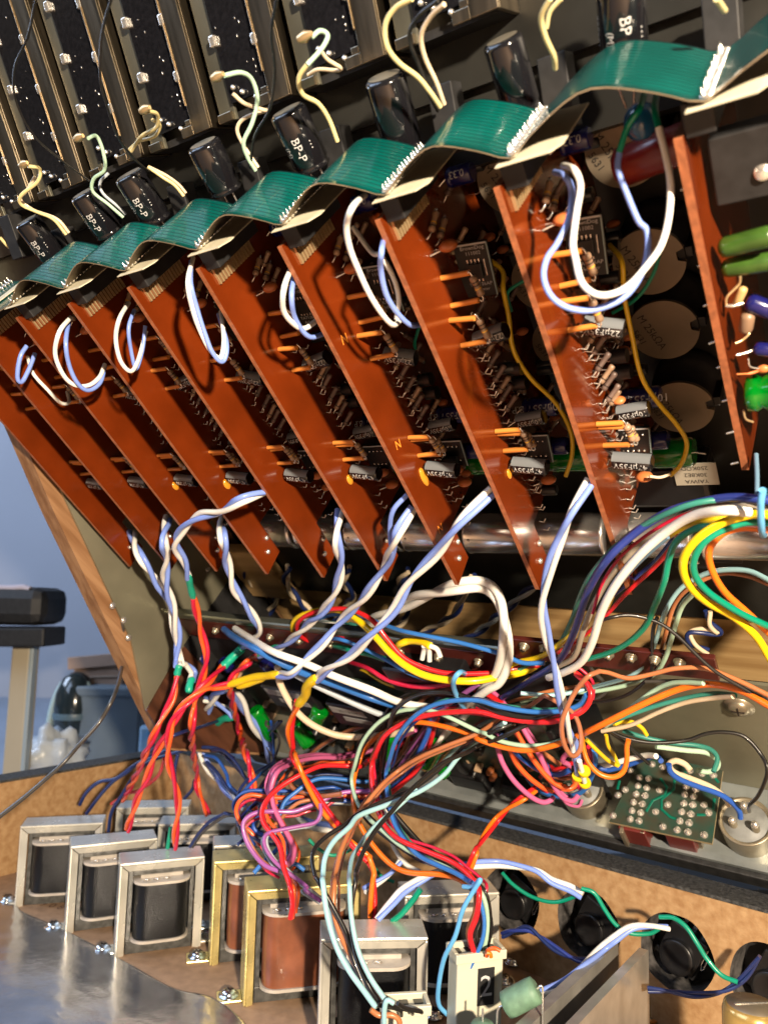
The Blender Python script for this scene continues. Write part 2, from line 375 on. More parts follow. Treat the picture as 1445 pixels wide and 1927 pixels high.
b_o = MB(); b_o.ball((0, 0, 0), 1, bag, 28); b_o = b_o.build('plastic_bag')
for v in b_o.data.vertices:
    n1 = noise.noise(v.co * 2.3) * .5 + noise.noise(v.co * 6) * .2
    v.co = Vector((v.co.x * .034, v.co.y * .03, v.co.z * .030)) * (1 + n1)
b_o.location = PZ(98, 1425, .86); tag(b_o, 'crumpled white plastic bag in front of the slate blue box', 'bag')
tag(bgbox('sign_panel', 258, 1368, 284, 1424, .9, .01, mat('bright_blue_card', (.10, .42, .85), .4, nscale=25, col2=(.6, .75, .85)), 'small bright blue and white card beside the slate blue box', 'card', .004)[0])
# ------------------------------------------------------------------ the open cabinet: hardboard floor, chipboard walls with felt edges
HW = .0585
a0, a1 = PH(761, 1534, HW), PH(1445, 1721, HW)
b0, b1 = PH(0, 1475, HW), PH(260, 1430, HW)
for q in (a0, a1, b0, b1): q.z = 0
da, db = (a1 - a0).normalized(), (b1 - b0).normalized()
t = ((b0 - a0).cross(db)).z / (da.cross(db)).z
corner = a0 + da * t
na = Vector((-da.y, da.x, 0)); na = na if na.y > 0 else -na          # outward
nb = Vector((-db.y, db.x, 0)); nb = nb if nb.y > 0 else -nb
aend = corner + da * .75; bend = corner - db * .75
fl = MB().prism([corner, aend, aend + Vector((-.2, -.6, 0)), bend + Vector((0, -.7, 0)), bend], (0, 0, -.004), hard).build('floor'); fl['kind'] = 'structure'
q0 = bend - Vector((0, 0, .0))
lw = MB().prism([bend, corner, corner + Vector((0, 0, HW)), bend + Vector((0, 0, HW))], nb * .018, chip).build('wall_left'); lw['kind'] = 'structure'
def PWal(x, y):
    r_ = WD(ray(x, y)); o = Vector((0, 0, CH)); tt = (corner - o).dot(na) / r_.dot(na); return o + r_ * tt
holes = [PWal(x, y) for x, y in ((962, 1695), (1106, 1743), (1272, 1795), (1452, 1858))]
cu = bpy.data.curves.new('t', 'CURVE'); cu.dimensions = '2D'; cu.fill_mode = 'BOTH'; cu.extrude = .009
def spl(pts):
    s_ = cu.splines.new('POLY'); s_.points.add(len(pts) - 1); s_.use_cyclic_u = True
    for i, p in enumerate(pts): s_.points[i].co = (p[0], p[1], 0, 1)
spl([(0, 0), (.75, 0), (.75, HW), (0, HW)])
HC = []
for i, h in enumerate(holes):
    s_, z_ = (h - corner).dot(da), min(max(h.z, .0175), HW - .0185); HC.append((s_, z_))
    spl([(s_ + math.cos(g) * (.0162 + .0004 * math.sin(g * 5 + i)), z_ + math.sin(g) * (.0162 + .0003 * math.sin(g * 7))) for g in [2 * math.pi * k / 40 for k in range(40)]])
o = bpy.data.objects.new('t', cu); C.objects.link(o)
me = bpy.data.meshes.new_from_object(o.evaluated_get(bpy.context.evaluated_depsgraph_get())); bpy.data.objects.remove(o)
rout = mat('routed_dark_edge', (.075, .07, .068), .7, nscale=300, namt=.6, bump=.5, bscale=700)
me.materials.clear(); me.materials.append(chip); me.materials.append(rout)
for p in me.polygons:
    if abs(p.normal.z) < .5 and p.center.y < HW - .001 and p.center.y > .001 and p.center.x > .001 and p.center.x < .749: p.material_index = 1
MW = basis(corner + na * .009, da, (0, 0, 1), -na)
rw = bpy.data.objects.new('wall_right', me); C.objects.link(rw); rw.matrix_world = MW; rw['kind'] = 'structure'
bk = MB().prism([corner + na * .0181, aend + na * .0181, aend + na * .0181 + Vector((0, 0, HW - .001)), corner + na * .0181 + Vector((0, 0, HW - .001))], na * .0006, blackm).build('wall_backing'); bk['kind'] = 'structure'
fz = Vector((0, 0, HW + .0002))
ft = MB().prism([corner + fz, aend + fz, aend + na * .0180 + fz, corner + na * .0180 + fz], (0, 0, .0014), felt); ft.prism([bend + fz, corner - db * .0001 + fz, corner - db * .0001 + nb * .018 + fz, bend + nb * .018 + fz], (0, 0, .0014), felt)
fo = ft.build('wall_felt_edging'); fo['kind'] = 'structure'
fz_ = MB()
for i in range(1500):
    s_ = random.uniform(.1, .6); p = corner + da * s_ + na * random.uniform(-.0012, .0175) + Vector((0, 0, HW + .0014)); d = Vector((random.uniform(-1, 1), random.uniform(-1, 1), random.uniform(0, .6))) * .0016
    q = Vector((random.uniform(-1, 1), random.uniform(-1, 1), .5)) * .0008
    fz_.tube([p, p + d + q, p + d * 2], .00006, felt, 3, False)
tag(fz_.build('felt_fibres'), kind='stuff')
text('5 1 0 9 0 8', .008, mat('brown_ink', (.10, .05, .03), .7), fl, Matrix.Translation(PH(75, 1701, 0) + Vector((0, 0, .0002))) @ Matrix.Rotation(-.35, 4, 'Z'), 'floor_print')
# jacks in the holes
jk = None
for i, (s_, z_) in enumerate(HC):
    lab = ['black round jack socket in the leftmost hole, half hidden behind the metal bracketed coil', 'black jack socket in the hole just above the first aluminium plate',
           'black jack socket with a big round boss in the hole right of the aluminium plates', 'black jack socket cut off by the right edge of the photo'][i]
    m = MW @ Matrix.Translation((s_, z_, -.006)) @ Matrix.Rotation(-.45, 4, 'Z')
    if jk is None:
        jk = empty('jack_socket', m, lab, 'jack socket', 'jack sockets in the chipboard holes')
        I4 = Matrix.Identity(4)
        MB().box((-.0085, -.0085, -.004), (.0085, .0085, .0085), blackp).build('housing', jk, I4, .0006)
        MB().lathe((0, -.004, .0085), (0, -.004, .02), [(0, .0074), (.0026, .0074), (.003, .007), (.0031, .0055), (.0026, .0045), (.0027, .0001)], blackp, 36).build('boss', jk)
        MB().box((-.0105, -.0115, -.004), (-.0045, -.0085, .0045), blackp).box((.0045, -.0115, -.004), (.0085, -.0085, .0045), blackp).build('side_rib', jk, I4, .0004)
        MB().tube([(.0088, .006, .006), (.0088, -.001, .0064), (.0098, -.0035, .0068), (.0105, -.002, .0068), (.0103, .004, .0066)], .0004, solder, 6).build('spring_contact', jk)
        for x in (-.0045, 0, .0045): MB().box((x - .0009, .0085, .002), (x + .0009, .0125, .0026), solder).ball((x, .0115, .003), .0012, solder).build('solder_lug', jk, I4)
        MB().box((-.006, .0085, -.004), (.006, .0105, .001), blackp).build('terminal_block', jk, I4, .0003)
    else:
        c = copy_tree(jk); c.matrix_world = m; c['label'] = lab
# crumpled foil bag on the floor
fb = MB(); top = [(-60, 1690), (25, 1707), (45, 1721), (131, 1759), (242, 1818), (329, 1866), (408, 1887), (470, 1940), (520, 2010)]
TP = smooth([Vector((x, y, 0)) for x, y in top], 10); nI, nJ = len(TP), 90; vs = []; fs = []
for i, p in enumerate(TP):
    for j in range(nJ):
        f = j / (nJ - 1); a = PH(p.x, p.y, 0); b = PH(p.x - 260, 2260, 0); q = a.lerp(b, f)
        h = .0016 + .0005 * abs(noise.noise(q * 26)) + .0003 * abs(noise.noise(Vector((q.x * 90 + q.y * 30, q.y * 55 - q.x * 40, 3)))) + .00015 * abs(noise.noise(q * 180))
        vs.append(q + Vector((0, 0, h if j else .001)))
for i in range(nI - 1):
    for j in range(nJ - 1): fs.append((i * nJ + j, i * nJ + j + 1, (i + 1) * nJ + j + 1, (i + 1) * nJ + j))
fb.add(vs, fs, foil, True); o = fb.build('foil_bag'); sm_ = o.modifiers.new('s', 'SOLIDIFY'); sm_.thickness = .0004
tag(o, 'crumpled shiny silver foil bag lying on the brown floor', 'foil bag')
# ------------------------------------------------------------------ screws
def screw_mb(r=.0035, m=zinc):
    b = MB(); b.lathe((0, 0, 0), (0, 0, .01), [(0, r * 1.35), (.0006, r * 1.35), (.0007, r), (.0014, r), (.0024, r * .75), (.0028, r * .3), (.0028, .0001)], m, 20)
    b.box((-r * .55, -.0003, .0025), (r * .55, .0003, .0030), bandk); b.box((-.0003, -r * .55, .0025), (.0003, r * .55, .0030), bandk); return b
# ------------------------------------------------------------------ transformers
def transformer(p0, p1, H, frame_m, coil_m, lab, D=.019, feet=(1, 0), grp='transformers screwed to the hardboard floor'):
    A, B = PH(p0[0], p0[1], H), PH(p1[0], p1[1], H); A.z = B.z = 0
    x = (B - A).normalized(); Wd = (B - A).length; y = Vector((-x.y, x.x, 0))
    r = empty('transformer', basis(A, x, y, (0, 0, 1)), lab, 'transformer', grp); I = Matrix.Identity(4)
    T = .0013; L = .0032
    f = MB()                                                         # wrapped sheet-metal frame with mitred front lips
    f.box((0, 0, H - T), (Wd, D, H), frame_m); f.box((0, 0, 0), (T, D, H - T - .0001), frame_m); f.box((Wd - T, 0, 0), (Wd, D, H - T - .0001), frame_m)
    b1 = .0012
    def lip(poly): f.prism(poly, (0, .0009, 0), frame_m)
    lip([(T, -b1 * .2, H - T), (Wd - T, -b1 * .2, H - T), (Wd - L - T, b1, H - T - L), (L + T, b1, H - T - L)])
    lip([(T, -b1 * .2, H - T - .0006), (L + T - .0002, b1, H - T - L - .0004), (L + T - .0002, b1, .0), (T, -b1 * .2, 0)])
    lip([(Wd - T, -b1 * .2, H - T - .0006), (Wd - T, -b1 * .2, 0), (Wd - L - T + .0002, b1, 0), (Wd - L - T + .0002, b1, H - T - L - .0004)])
    f.build('frame', r, I, .0005)
    c = MB(); g = L + T + .0003; y0 = b1 + .0012
    zb = .0065; zt = H - T - L - .0005
    c.box((g, y0, 0), (Wd - g, D - .001, zb), lam); c.box((g, y0, zb), (g + .0022, D - .001, zt + .003), lam); c.box((Wd - g - .0022, y0, zb), (Wd - g, D - .001, zt + .003), lam)
    c.box((g + .0022, y0, zt - .0022), (Wd - g - .0022, D - .001, zt + .003), lam)
    c.build('core', r, I, .0002)
    x0, x1 = g + .0028, Wd - g - .0028; zc0, zc1 = zb + .0022, zt - .0048
    def rr(x0, x1, y0, y1, rad):
        out = []
        for cx_, cy_, a0_ in ((x1 - rad, y0 + rad, -90), (x1 - rad, y1 - rad, 0), (x0 + rad, y1 - rad, 90), (x0 + rad, y0 + rad, 180)):
            for k in range(7): g_ = math.radians(a0_ + k * 15); out.append((cx_ + rad * math.cos(g_), cy_ + rad * math.sin(g_)))
        return out
    for z in (zb + .0008, zc1):
        bb = MB().prism([(a, b, z) for a, b in rr(x0 - .0006, x1 + .0006, -.0066, D * .6, .0078)], (0, 0, .0013), bobbin)
        if z == zc1: bb.prism([(x0 + .003, y0 - .001, zc1 + .0013), (x1 - .003, y0 - .001, zc1 + .0013), (x1 - .003, D * .5, zc1 + .0013), (x0 + .003, D * .5, zc1 + .0013)], (0, 0, .0016), bobbin)
        bb.build('bobbin_flange', r, I, .0004)
    lg = MB()
    for k_ in range(3): lg.tube(smooth([Vector((x0 + .004 + k_ * .005 + .001 * i, -.003 + .0008 * (i % 2), zc1 + .0018)) for i in range(4)], 3), .0005, solder, 5)
    lg.build('winding_lead', r)
    w_ = MB(); n = 11; pr_ = rr(x0, x1, -.0060, D * .55, .0075); vs = []; fs = []
    for i in range(n):
        z = zc0 + (zc1 - zc0) * i / (n - 1); s_ = -.0003 * (abs(i - 5) / 5) ** 3
        for (a, b) in pr_:
            nx, ny = a - Wd / 2, b - D * .2; l = math.hypot(nx, ny); w1 = .00012 * math.sin(a * 900 + z * 2000)
            vs.append((a + nx / l * (s_ + w1), b + ny / l * (s_ + w1), z))
    m_ = len(pr_)
    for i in range(n - 1):
        for k in range(m_): fs.append((i * m_ + k, i * m_ + (k + 1) % m_, (i + 1) * m_ + (k + 1) % m_, (i + 1) * m_ + k))
    w_.add(vs, fs, coil_m, True); w_.build('coil', r)
    for s_ in feet:
        xx = -.011 if s_ else Wd
        t_ = MB().box((xx, D * .2, .0), (xx + .0109, D * .75, .0011), frame_m).build('mounting_tab', r, I, .0004)
        sc = screw_mb(.0034).build('screw', t_, Matrix.Translation((xx + .0052, D * .47, .0012)) @ Matrix.Rotation(random.random(), 4, 'Z'))
        sc['label'] = 'zinc cross-head screw'
    return r
TRS = [((38, 1556), (194, 1549), .045, steel, coil, 'silver framed transformer with black coil, leftmost of all at the chipboard wall'),
       ((133, 1594), (297, 1578), .045, steel, coil, 'silver framed transformer with black coil, second from the left in the front row'),
       ((226, 1627), (386, 1612), .045, steel, coil, 'silver framed transformer with fully visible black coil, third from the left'),
       ((403, 1623), (601, 1611), .049, brass, coilb, 'gold coloured transformer frame partly hidden behind the bigger gold one'),
       ((466, 1678), (680, 1663), .049, brass, coilb, 'gold coloured transformer with a bare reddish brown coil'),
       ((219, 1521), (355, 1519), .045, steel, coil, 'silver transformer farthest back, its top bar showing behind the left row'),
       ((298, 1552), (447, 1549), .045, steel, coil, 'silver transformer in the back row beside the short green wire sleeve'),
       ((402, 1593), (546, 1586), .045, steel, coil, 'silver transformer whose top edge shows just behind the gold frames'),
       ((603, 1768), (806, 1765), .045, steel, coil, 'silver transformer nearest the viewer, black coil behind the two small wire plugs'),
       ((762, 1687), (940, 1680), .045, steel, coil, 'silver transformer directly behind the white plug marked 2')]
for i, t_ in enumerate(TRS): transformer(*t_, feet=(1, 0) if i not in (8,) else (1, 0))
for (x, y, m_, lab, w_) in [(965, 1812, zinc, 'shiny zinc screw in the floor right of the white plug marked 2', .0034), (1213, 1912, zinc, 'screw with orange washer on the floor behind the aluminium plate', .003),
                        (815, 1912, zinc, 'screw in the floor between the nearest transformer and the white plug', .0034), (763, 1568, zinc, 'small bright screw standing in the bundle of wires', .003)]:
    o = screw_mb(w_, m_).build('screw'); o.location = PH(x, y, .001) if y > 1600 else PH(x, y, .03); tag(o, lab, 'screw')
p_ = PH(1213, 1914, .0004); tag(MB().lathe(p_, p_ + Vector((0, 0, 1)), [(0, .0062), (.0008, .0062)], osleeve, 24).build('washer'), 'orange fibre washer under a floor screw', 'washer')
# ------------------------------------------------------------------ things at the lower right of the floor
def plate(pa, pb, H, th, lab):
    A, B = PH(pa[0], pa[1], H), PH(pb[0], pb[1], H); A.z = B.z = 0; d = (B - A).normalized(); A = A - d * .12; n = Vector((-d.y, d.x, 0)); n = -n if n.x > 0 else n
    o = MB().prism([A, B, B + Vector((0, 0, H)), A + Vector((0, 0, H))], n * th, alu).build('aluminium_plate', bevel=.0005)
    return tag(o, lab, 'heat sink plate', 'aluminium plates standing on the floor')
plate((1030, 1900), (1163, 1776), .040, .0042, 'left one of two upright aluminium plates, the shorter in view')
plate((1085, 1932), (1220, 1788), .040, .0036, 'right one of two upright aluminium plates, nearest the viewer')
def plug(x, y, Z, wd, dp, H, lab, yaw, txt=None, cav=3):
    b = PZ(x, y, Z); r = empty('wire_plug', Matrix.Translation(b) @ Matrix.Rotation(yaw, 4, 'Z') @ Matrix.Rotation(.06, 4, 'X'), lab, 'plug'); I = Matrix.Identity(4)
    MB().box((-wd / 2, 0, -H), (wd / 2, dp, -.0006), nylon).build('housing', r, I, .0007)
    q = MB()
    for a, c in (((-wd / 2 - .0009, -.0009, -.0018), (wd / 2 + .0009, .0006, .0016)), ((-wd / 2 - .0009, dp - .0006, -.0018), (wd / 2 + .0009, dp + .0009, .0016)), ((-wd / 2 - .0009, .0007, -.0018), (-wd / 2 + .0006, dp - .0007, .0016)), ((wd / 2 - .0006, .0007, -.0018), (wd / 2 + .0009, dp - .0007, .0016))): q.box(a, c, nylon)
    q.build('rim', r, I, .0003)
    cv = MB()
    for k in range(cav):
        for j in range(2): cv.box((-wd / 2 + wd * (k + .2) / cav, dp * (.12 + .45 * j), -.0005), (-wd / 2 + wd * (k + .8) / cav, dp * (.45 + .45 * j), -.0003), blackp)
    cv.build('cavities', r, I)
    if txt:
        s_ = MB().box((-wd * .06, -.0004, -H * .56), (wd * .30, -.0001, -H * .14), blackm).build('number_label', r, I)
        text(txt, H * .34, white, s_, Matrix.Translation((wd * .12, -.0006, -H * .35)) @ Matrix.Rotation(math.pi / 2, 4, 'X'))
    return r
plug(905, 1800, .285, .0188, .009, .032, 'natural nylon plug with a black label marked 2', .30, '2', 4)
plug(765, 1903, .262, .0155, .008, .02, 'small natural nylon plug at the bottom edge with looped black wires', .15, None, 3)
r = empty('ceramic_resistor', PZ(980, 1878, .262), 'fat green ceramic resistor standing beside the plug marked 2', 'resistor')
gres = mat('green_cement', (.13, .24, .16), .55, nscale=300, namt=.2, bump=.2)
ax = Vector((.010, -.002, .0062)); 
MB().lathe(-ax * .55, ax * .55, [(0, .0030), (.0006, .0043), (.0025, .0045), (.0105, .0045), (.0125, .0043), (.0131, .003)], gres, 24).build('body', r)
MB().tube(smooth([-ax * .5, -ax * .75, -ax * .8 + Vector((0, 0, -.006)), -ax * .8 + Vector((0, 0, -.03))], 5), .0004, solder, 6).build('lead', r)
MB().tube(smooth([ax * .5, ax * .7, ax * .72 + Vector((0, 0, -.006)), ax * .72 + Vector((0, 0, -.035))], 5), .0004, solder, 6).build('lead', r)
r = empty('ceramic_resistor', PZ(908, 1934, .262), 'green ceramic resistor cut off by the bottom edge beside the white plug', 'resistor')
MB().lathe((0, 0, -.012), (0, 0, .004), [(0, .0045), (.012, .0045), (.0135, .0035), (.0138, .0005)], gres, 24).build('body', r)
MB().tube([(0, 0, 0), (0, 0, .006)], .0004, solder, 6).build('lead', r)
r = empty('can_capacitor', PZ(1415, 1900, .25), 'gold sleeved can capacitor at the bottom right corner', 'capacitor')
MB().lathe((0, 0, -.03), (0, 0, .01), [(0, .0092), (.029, .0092), (.031, .0086), (.0315, .0078)], mat('gold_sleeve', (.50, .33, .10), .25, .5, coat=.4), 32).build('sleeve', r)
MB().lathe((0, 0, .001), (0, 0, .01), [(0, .0078), (.0006, .0078), (.0007, .0001)], mat('can_top', (.30, .25, .18), .4, .7), 32).build('top', r)
MB().box((-.006, -.0004, .0017), (.006, .0004, .0019), solder).build('vent_groove', r, Matrix.Rotation(.1, 4, 'Z'))
MB().lathe((0, 0, -.022), (0, 0, .01), [(0, .00935), (.014, .00935)], blackm, 32, caps=False).build('dark_band', r)
text('5', .006, white, r, Matrix.Translation((.004, -.0092, -.016)) @ Matrix.Rotation(math.pi / 2, 4, 'X') @ Matrix.Rotation(.5, 4, 'Y'))
# ------------------------------------------------------------------ the console chassis (hinged lid seen from inside)
con = empty('mixing_console', MK, 'inside of an opened mixing console lid with oak cheek and metal chassis', 'mixing console')
I4 = Matrix.Identity(4); s = .032
def kb(name, a, b, m, bev=0, par=con): return MB().box(a, b, m).build(name, par, I4, bev)
kb('back_panel', (-.234, -.055, .068), (.5, .222, .071), dark)
kb('chassis_strip', (-.199, .172, .060), (.5, .224, .062), mat('dark_olive_steel', (.05, .05, .045), .4, .6, nscale=30, namt=.3, bump=.05))
kb('rear_plank', (-.234, .2245, .0618), (.5, .270, .078), plank)
kb('inner_panel', (-.234, .2705, .060), (.5, .3045, .065), dark)
kb('metal_bar', (-.233, .1815, .0035), (-.03, .1858, .0085), mat('bar_steel', (.20, .21, .17), .28, .8, nscale=40, namt=.2), .0012)
tsm = mat('terminal_strip_brown', (.075, .014, .010), .3, nscale=50, namt=.3)
ts = kb('terminal_strip', (-.233, .1862, .0040), (-.03, .2010, .0062), tsm, .0003)
for i in range(9):
    screw_mb(.0016, nickel).build('screw', ts, Matrix.Translation((-.205 + i * .02, .1925, .0038)) @ Matrix.Rotation(math.pi, 4, 'X'))
t2 = kb('terminal_strip', (-.028, .1775, .0060), (.0505, .1905, .0082), tsm, .0003)
for i in range(8): screw_mb(.0016, nickel).build('screw', t2, Matrix.Translation((-.021 + i * .0085, .1805, .0058)) @ Matrix.Rotation(math.pi, 4, 'X'))
kb('lower_bay_panel', (-.233, .2030, .0068), (-.0145, .3045, .0085), blackm)
kb('plank_block', (-.2325, .183, .052), (-.200, .2240, .0595), plank, .001)
kb('ledge', (-.234, .305, -.0115), (.5, .3065, .060), ledge)
kb('rail', (-.245, .3035, -.0145), (.5, .3125, -.0118), railm, .0006)
kb('rail_lip', (-.245, .302, -.0117), (.5, .3047, -.0085), ledge)
kb('shield_plate', (-.014, .2215, .027), (.5, .3046, .0285), khaki)
MB().prism([(-.228, .3046, -.010), (-.228, .276, .0045), (-.205, .276, .0045), (-.190, .3046, -.010)], (0, .0012, .0012), khaki).build('lower_chassis_plate', con)

sc = screw_mb(.0045, nickel).build('screw', con, Matrix.Translation(MKi @ PN(1390, 1330, .0268)) @ Matrix.Rotation(math.pi, 4, 'X'))
def upoly(pts, u=-.235): return [tuple(MKi @ PU(x, y, u)) for x, y in pts]
fr = upoly([(8, 745), (100, 960), (210, 1190), (318, 1412)])
d_ = Vector(fr[3]) - Vector(fr[0]); st = Vector(fr[0]) - d_ * .55; en = Vector(fr[3]) + d_ * .12
MB().prism([tuple(st), fr[0], fr[1], fr[2], fr[3], (-.235, .305, -.012), (-.235, .31, .09), (-.235, -.07, .09)], (-.0105, 0, 0), oak).build('side_cheek', con, I4, .0012)
pl = upoly([(42, 770), (137, 975), (245, 1205), (272, 1335), (337, 1222)], -.2345)
MB().prism([tuple(Vector(st) + Vector((.0005, .01, .012))), pl[0], pl[1], pl[2], pl[3], pl[4], (-.2345, .235, .062), (-.2345, -.05, .062)], (.0012, 0, 0), khaki).build('side_plate', con)
lp = upoly([(337, 1223), (273, 1337), (316, 1407)], -.2344)
MB().prism([(-.2344, .2018, -.0030), (-.2344, .3040, -.0030), (-.2344, .3045, .0590), (-.2344, .2018, .0590)], (.0019, 0, 0), blackm).build('cheek_bay_shade_sheet', con)  # black sheet over the cheek standing in for the bay's shade
MB().prism([lp[0], lp[1], lp[2], (-.2344, .3030, -.0110), (-.2344, .3030, -.0032), (-.2344, .2025, -.0032)], (.0018, 0, 0), mat('dark_walnut', (.085, .032, .016), .42, nscale=25, namt=.5, stretch=(6, .8, 6))).build('cheek_lower_panel', con)
for x, y in ((212, 1140), (233, 1167), (242, 1200)):
    p = MKi @ PU(x, y, -.2328); MB().ball(p, .0019, solder, 8, (.6, 1, 1)).build('solder_blob', con)
for i in range(9): kb('bracket', (-.20 + i * s, .158, .052), (-.188 + i * s, .176, .0595), blackp, .0008)
# fader section (bent away from the card section)
fad = MB().box((-.4, -.30, .012), (.5, .012, .015), dark).build('fader_panel', con, MKi @ MF)
MB().box((-.4, .009, .0155), (.5, .03, .03), dark).build('bend_panel', con, MKi @ MF)
# ------------------------------------------------------------------ faders
def fader(lab):
    r = empty('slide_fader', MF, lab, 'slide fader', 'slide faders in a row')
    MB().box((-.0225, -.13, .0), (-.0072, -.004, .0012), mat('black_fader_board', (.008, .008, .010), .18, coat=.5, nscale=700, namt=.3)).build('board', r, I4)
    mt = mat('fader_steel', (.34, .28, .20), .33, 1, nscale=80, namt=.3, bump=.1, bscale=300, stretch=(3, .3, 3), rvar=.1)
    c = MB(); c.box((-.0070, -.13, -.0012), (0, 0, -.0002), mt); c.box((-.0012, -.13, -.0001), (0, -.0001, .0118), mt); c.box((-.0073, -.13, -.0016), (-.0070, -.008, .0002), mt)
    c.box((-.012, -.0028, -.0012), (-.0072, 0, -.0002), mt); c.box((-.0095, -.0045, -.0012), (-.0072, -.0029, -.0002), mt)
    c.build('channel', r, I4, .0002)
    MB().box((-.0290, -.13, .0012), (-.0228, .0, .0024), khakd).box((-.0290, -.0025, .0), (-.0235, .0, .0011), mt).build('side_plate', r, I4, .0002)
    MB().box((-.0290, -.002, .0026), (-.0013, 0, .0118), blackm).build('end_wall', r, I4)
    for i in range(9):
        for x in (-.0228, -.0078):
            MB().box((x - .0009, -.018 - i * .019 * .8 - (.004 if x < -.01 else 0), -.0014), (x + .0012, -.015 - i * .0152 - (.004 if x < -.01 else 0), .0009), solder).build('tab', r, I4, .0004)
    random.seed(3); b = MB()
    for i in range(34): b.ball((random.uniform(-.0215, -.0085), random.uniform(-.125, -.008), -.0001), random.uniform(.00008, .00020), solder, 5, (1, random.uniform(1, 4), 1))
    tag(b.build('solder_specks', r), kind='stuff')
    for x, y in ((-.0195, -.0075), (-.0165, -.0055), (-.012, -.003)): MB().ball((x, y, -.0008), .0008, solder, 8).build('terminal', r)
    return r
FL = ['slide fader at the far left with its lower end above the first BP-P capacitor', 'slide fader whose wires drop behind the second BP-P capacitor', 'slide fader ending above the third capacitor',
      'slide fader ending above the plain black capacitor fourth from the left', 'slide fader with bent wires ending above the capacitor marked BP-P in the middle', 'slide fader cut off at the top edge above the flex circuit',
      'slide fader hardly showing at the top right corner', 'slide fader at the left picture edge, mostly hidden']
f0 = fader(FL[2])
for k, l in ((-1, FL[1]), (-2, FL[0]), (1, FL[3]), (2, FL[4]), (3, FL[5]), (-3, FL[7])):
    c = copy_tree(f0); c.matrix_world = MF @ Matrix.Translation((k * s, 0, 0)); c['label'] = l
# ------------------------------------------------------------------ radial capacitors above the flex circuit
def radial(x, y, n, L, r, txt, lab, m=sleevek, tilt=0):
    c = PN(x, y, n); ax = (WD(KV) + WD(KU) * tilt).normalized(); sd = -WD(KN) - WD(KU) * .0; ux = WD(KU)
    ro = empty('radial_capacitor', c, lab, 'capacitor', 'black capacitors standing in a row above the green flex circuit')
    a = -ax * L / 2; b = ax * L / 2
    MB().lathe(a, b, [(0, r * .8), (.0003, r * .95), (.0011, r), (L - .0022, r), (L - .0018, r * .93), (L - .0012, r * .93), (L - .0006, r), (L, r * .9)], m, 28).build('sleeve', ro)
    MB().lathe(a - ax * .0001, a, [(0, r * .78), (.00015, r * .6)], nickel, 24).build('vent_top', ro)
    for q in (-.35, .35): MB().tube([b + ux * r * q, b + ux * r * q + ax * .004, b + ux * r * q * .5 + ax * .009 + WD(KN) * .002], .0003, solder, 5).build('lead', ro)
    if txt:
        for t_, off, sz in ((txt, .30, .0033), ('(M)', -.35, .0021), ('• • •', .85, .0014)):
            g = math.asin(max(-1, min(1, off))); side = sd * math.cos(g) + ux * math.sin(g)
            wraptext(t_, sz, white, ro, ax * (L * .08), ax, side, r, 1)
        wraptext('0 0 0 0 0 0', .0013, white, ro, Vector((0, 0, 0)), ax, sd * .35 - ux * .93, r, 1)
    return ro
radial(78, 452, .030, .0165, .0050, 'BP-P', 'black capacitor printed BP-P, leftmost of the row')
radial(183, 402, .030, .0155, .0052, 'BP-P', 'black capacitor printed BP-P, second from the left')
radial(270, 372, .030, .0165, .0053, 'BP-P', 'black capacitor printed BP-P, third from the left')
radial(405, 315, .030, .0150, .0053, None, 'plain glossy black capacitor leaning left of the bent cream wire pair', tilt=-.05)
radial(566, 262, .030, .0165, .0053, 'BP-P', 'black capacitor printed BP-P right of the bent cream wires')
radial(742, 213, .030, .0180, .0053, None, 'plain glossy black capacitor behind the flex circuit, left of two cream wires', tilt=-.12)
radial(965, 143, .030, .0165, .0046, None, 'plain black capacitor standing upright near the picture top')
radial(1172, 45, .030, .0165, .0050, 'BP 50', 'black capacitor with pale stripes at the top right', tilt=-.15)
for x, y, lab in ((640, 290, 'black connector block at the foot of the middle cream wires'), (845, 215, 'black connector block under the two long cream wires at the top'), (1052, 165, 'black connector block below the cream wire near the top right'),
             (1362, 60, 'black connector block at the top right corner'), (485, 345, 'black connector block behind the flex circuit left of the middle'), (350, 388, 'black connector block right of the third capacitor'), (235, 430, 'black connector block right of the second capacitor'),
             (128, 465, 'black connector block right of the first capacitor'), (30, 440, 'black connector block at the left edge')):
    c = PN(x, y, .036); tag(MB().box((-.0035, -.007, -.003), (.0035, .009, .003), blackm).build('connector_block', None, basis(c, WD(KU), WD(K2), WD(KM)), .0003), lab, 'connector')
# ------------------------------------------------------------------ flex circuit
ks = [-6.6, -6, -5, -4, -3, -2, -1, 0, 1, 2.2, 3.6]
N0, N1 = -.002, .0245
J = [k * s + .0052 for k in ks]; prof = []
def wave(a, b, h):
    out = []
    for i in range(15):
        t_ = i / 14; q = t_ ** .72
        tri = (math.sqrt(1.06) - math.sqrt((2 * t_ ** .93 - 1) ** 2 + .06)) / (math.sqrt(1.06) - math.sqrt(.06)); z0 = min(1, t_ / .10, (1 - t_) / .16)
        out.append((a + (b - a) * t_, -.006 - h * tri * (z0 ** .5 if h > 0 else 1)))
    return out
for i in range(len(J) - 1):
    h = [.0006, -.002, .0064, .0062, .0064, .0066, .0070, .0070, .0082, .008][i]
    w_ = wave(J[i], J[i + 1], h); prof += w_ if not prof else w_[1:]
P3 = [Vector((u, v, 0)) for u, v in prof]
nn = 33; vs = []; fs = []; fx = MB()
for i, p in enumerate(P3):
    for j in range(nn):
        f = j / (nn - 1); vs.append((p.x, p.y + .0003 * math.sin(i * .5 + j * .1), N0 + (N1 - N0) * f))
top = []; gap = []
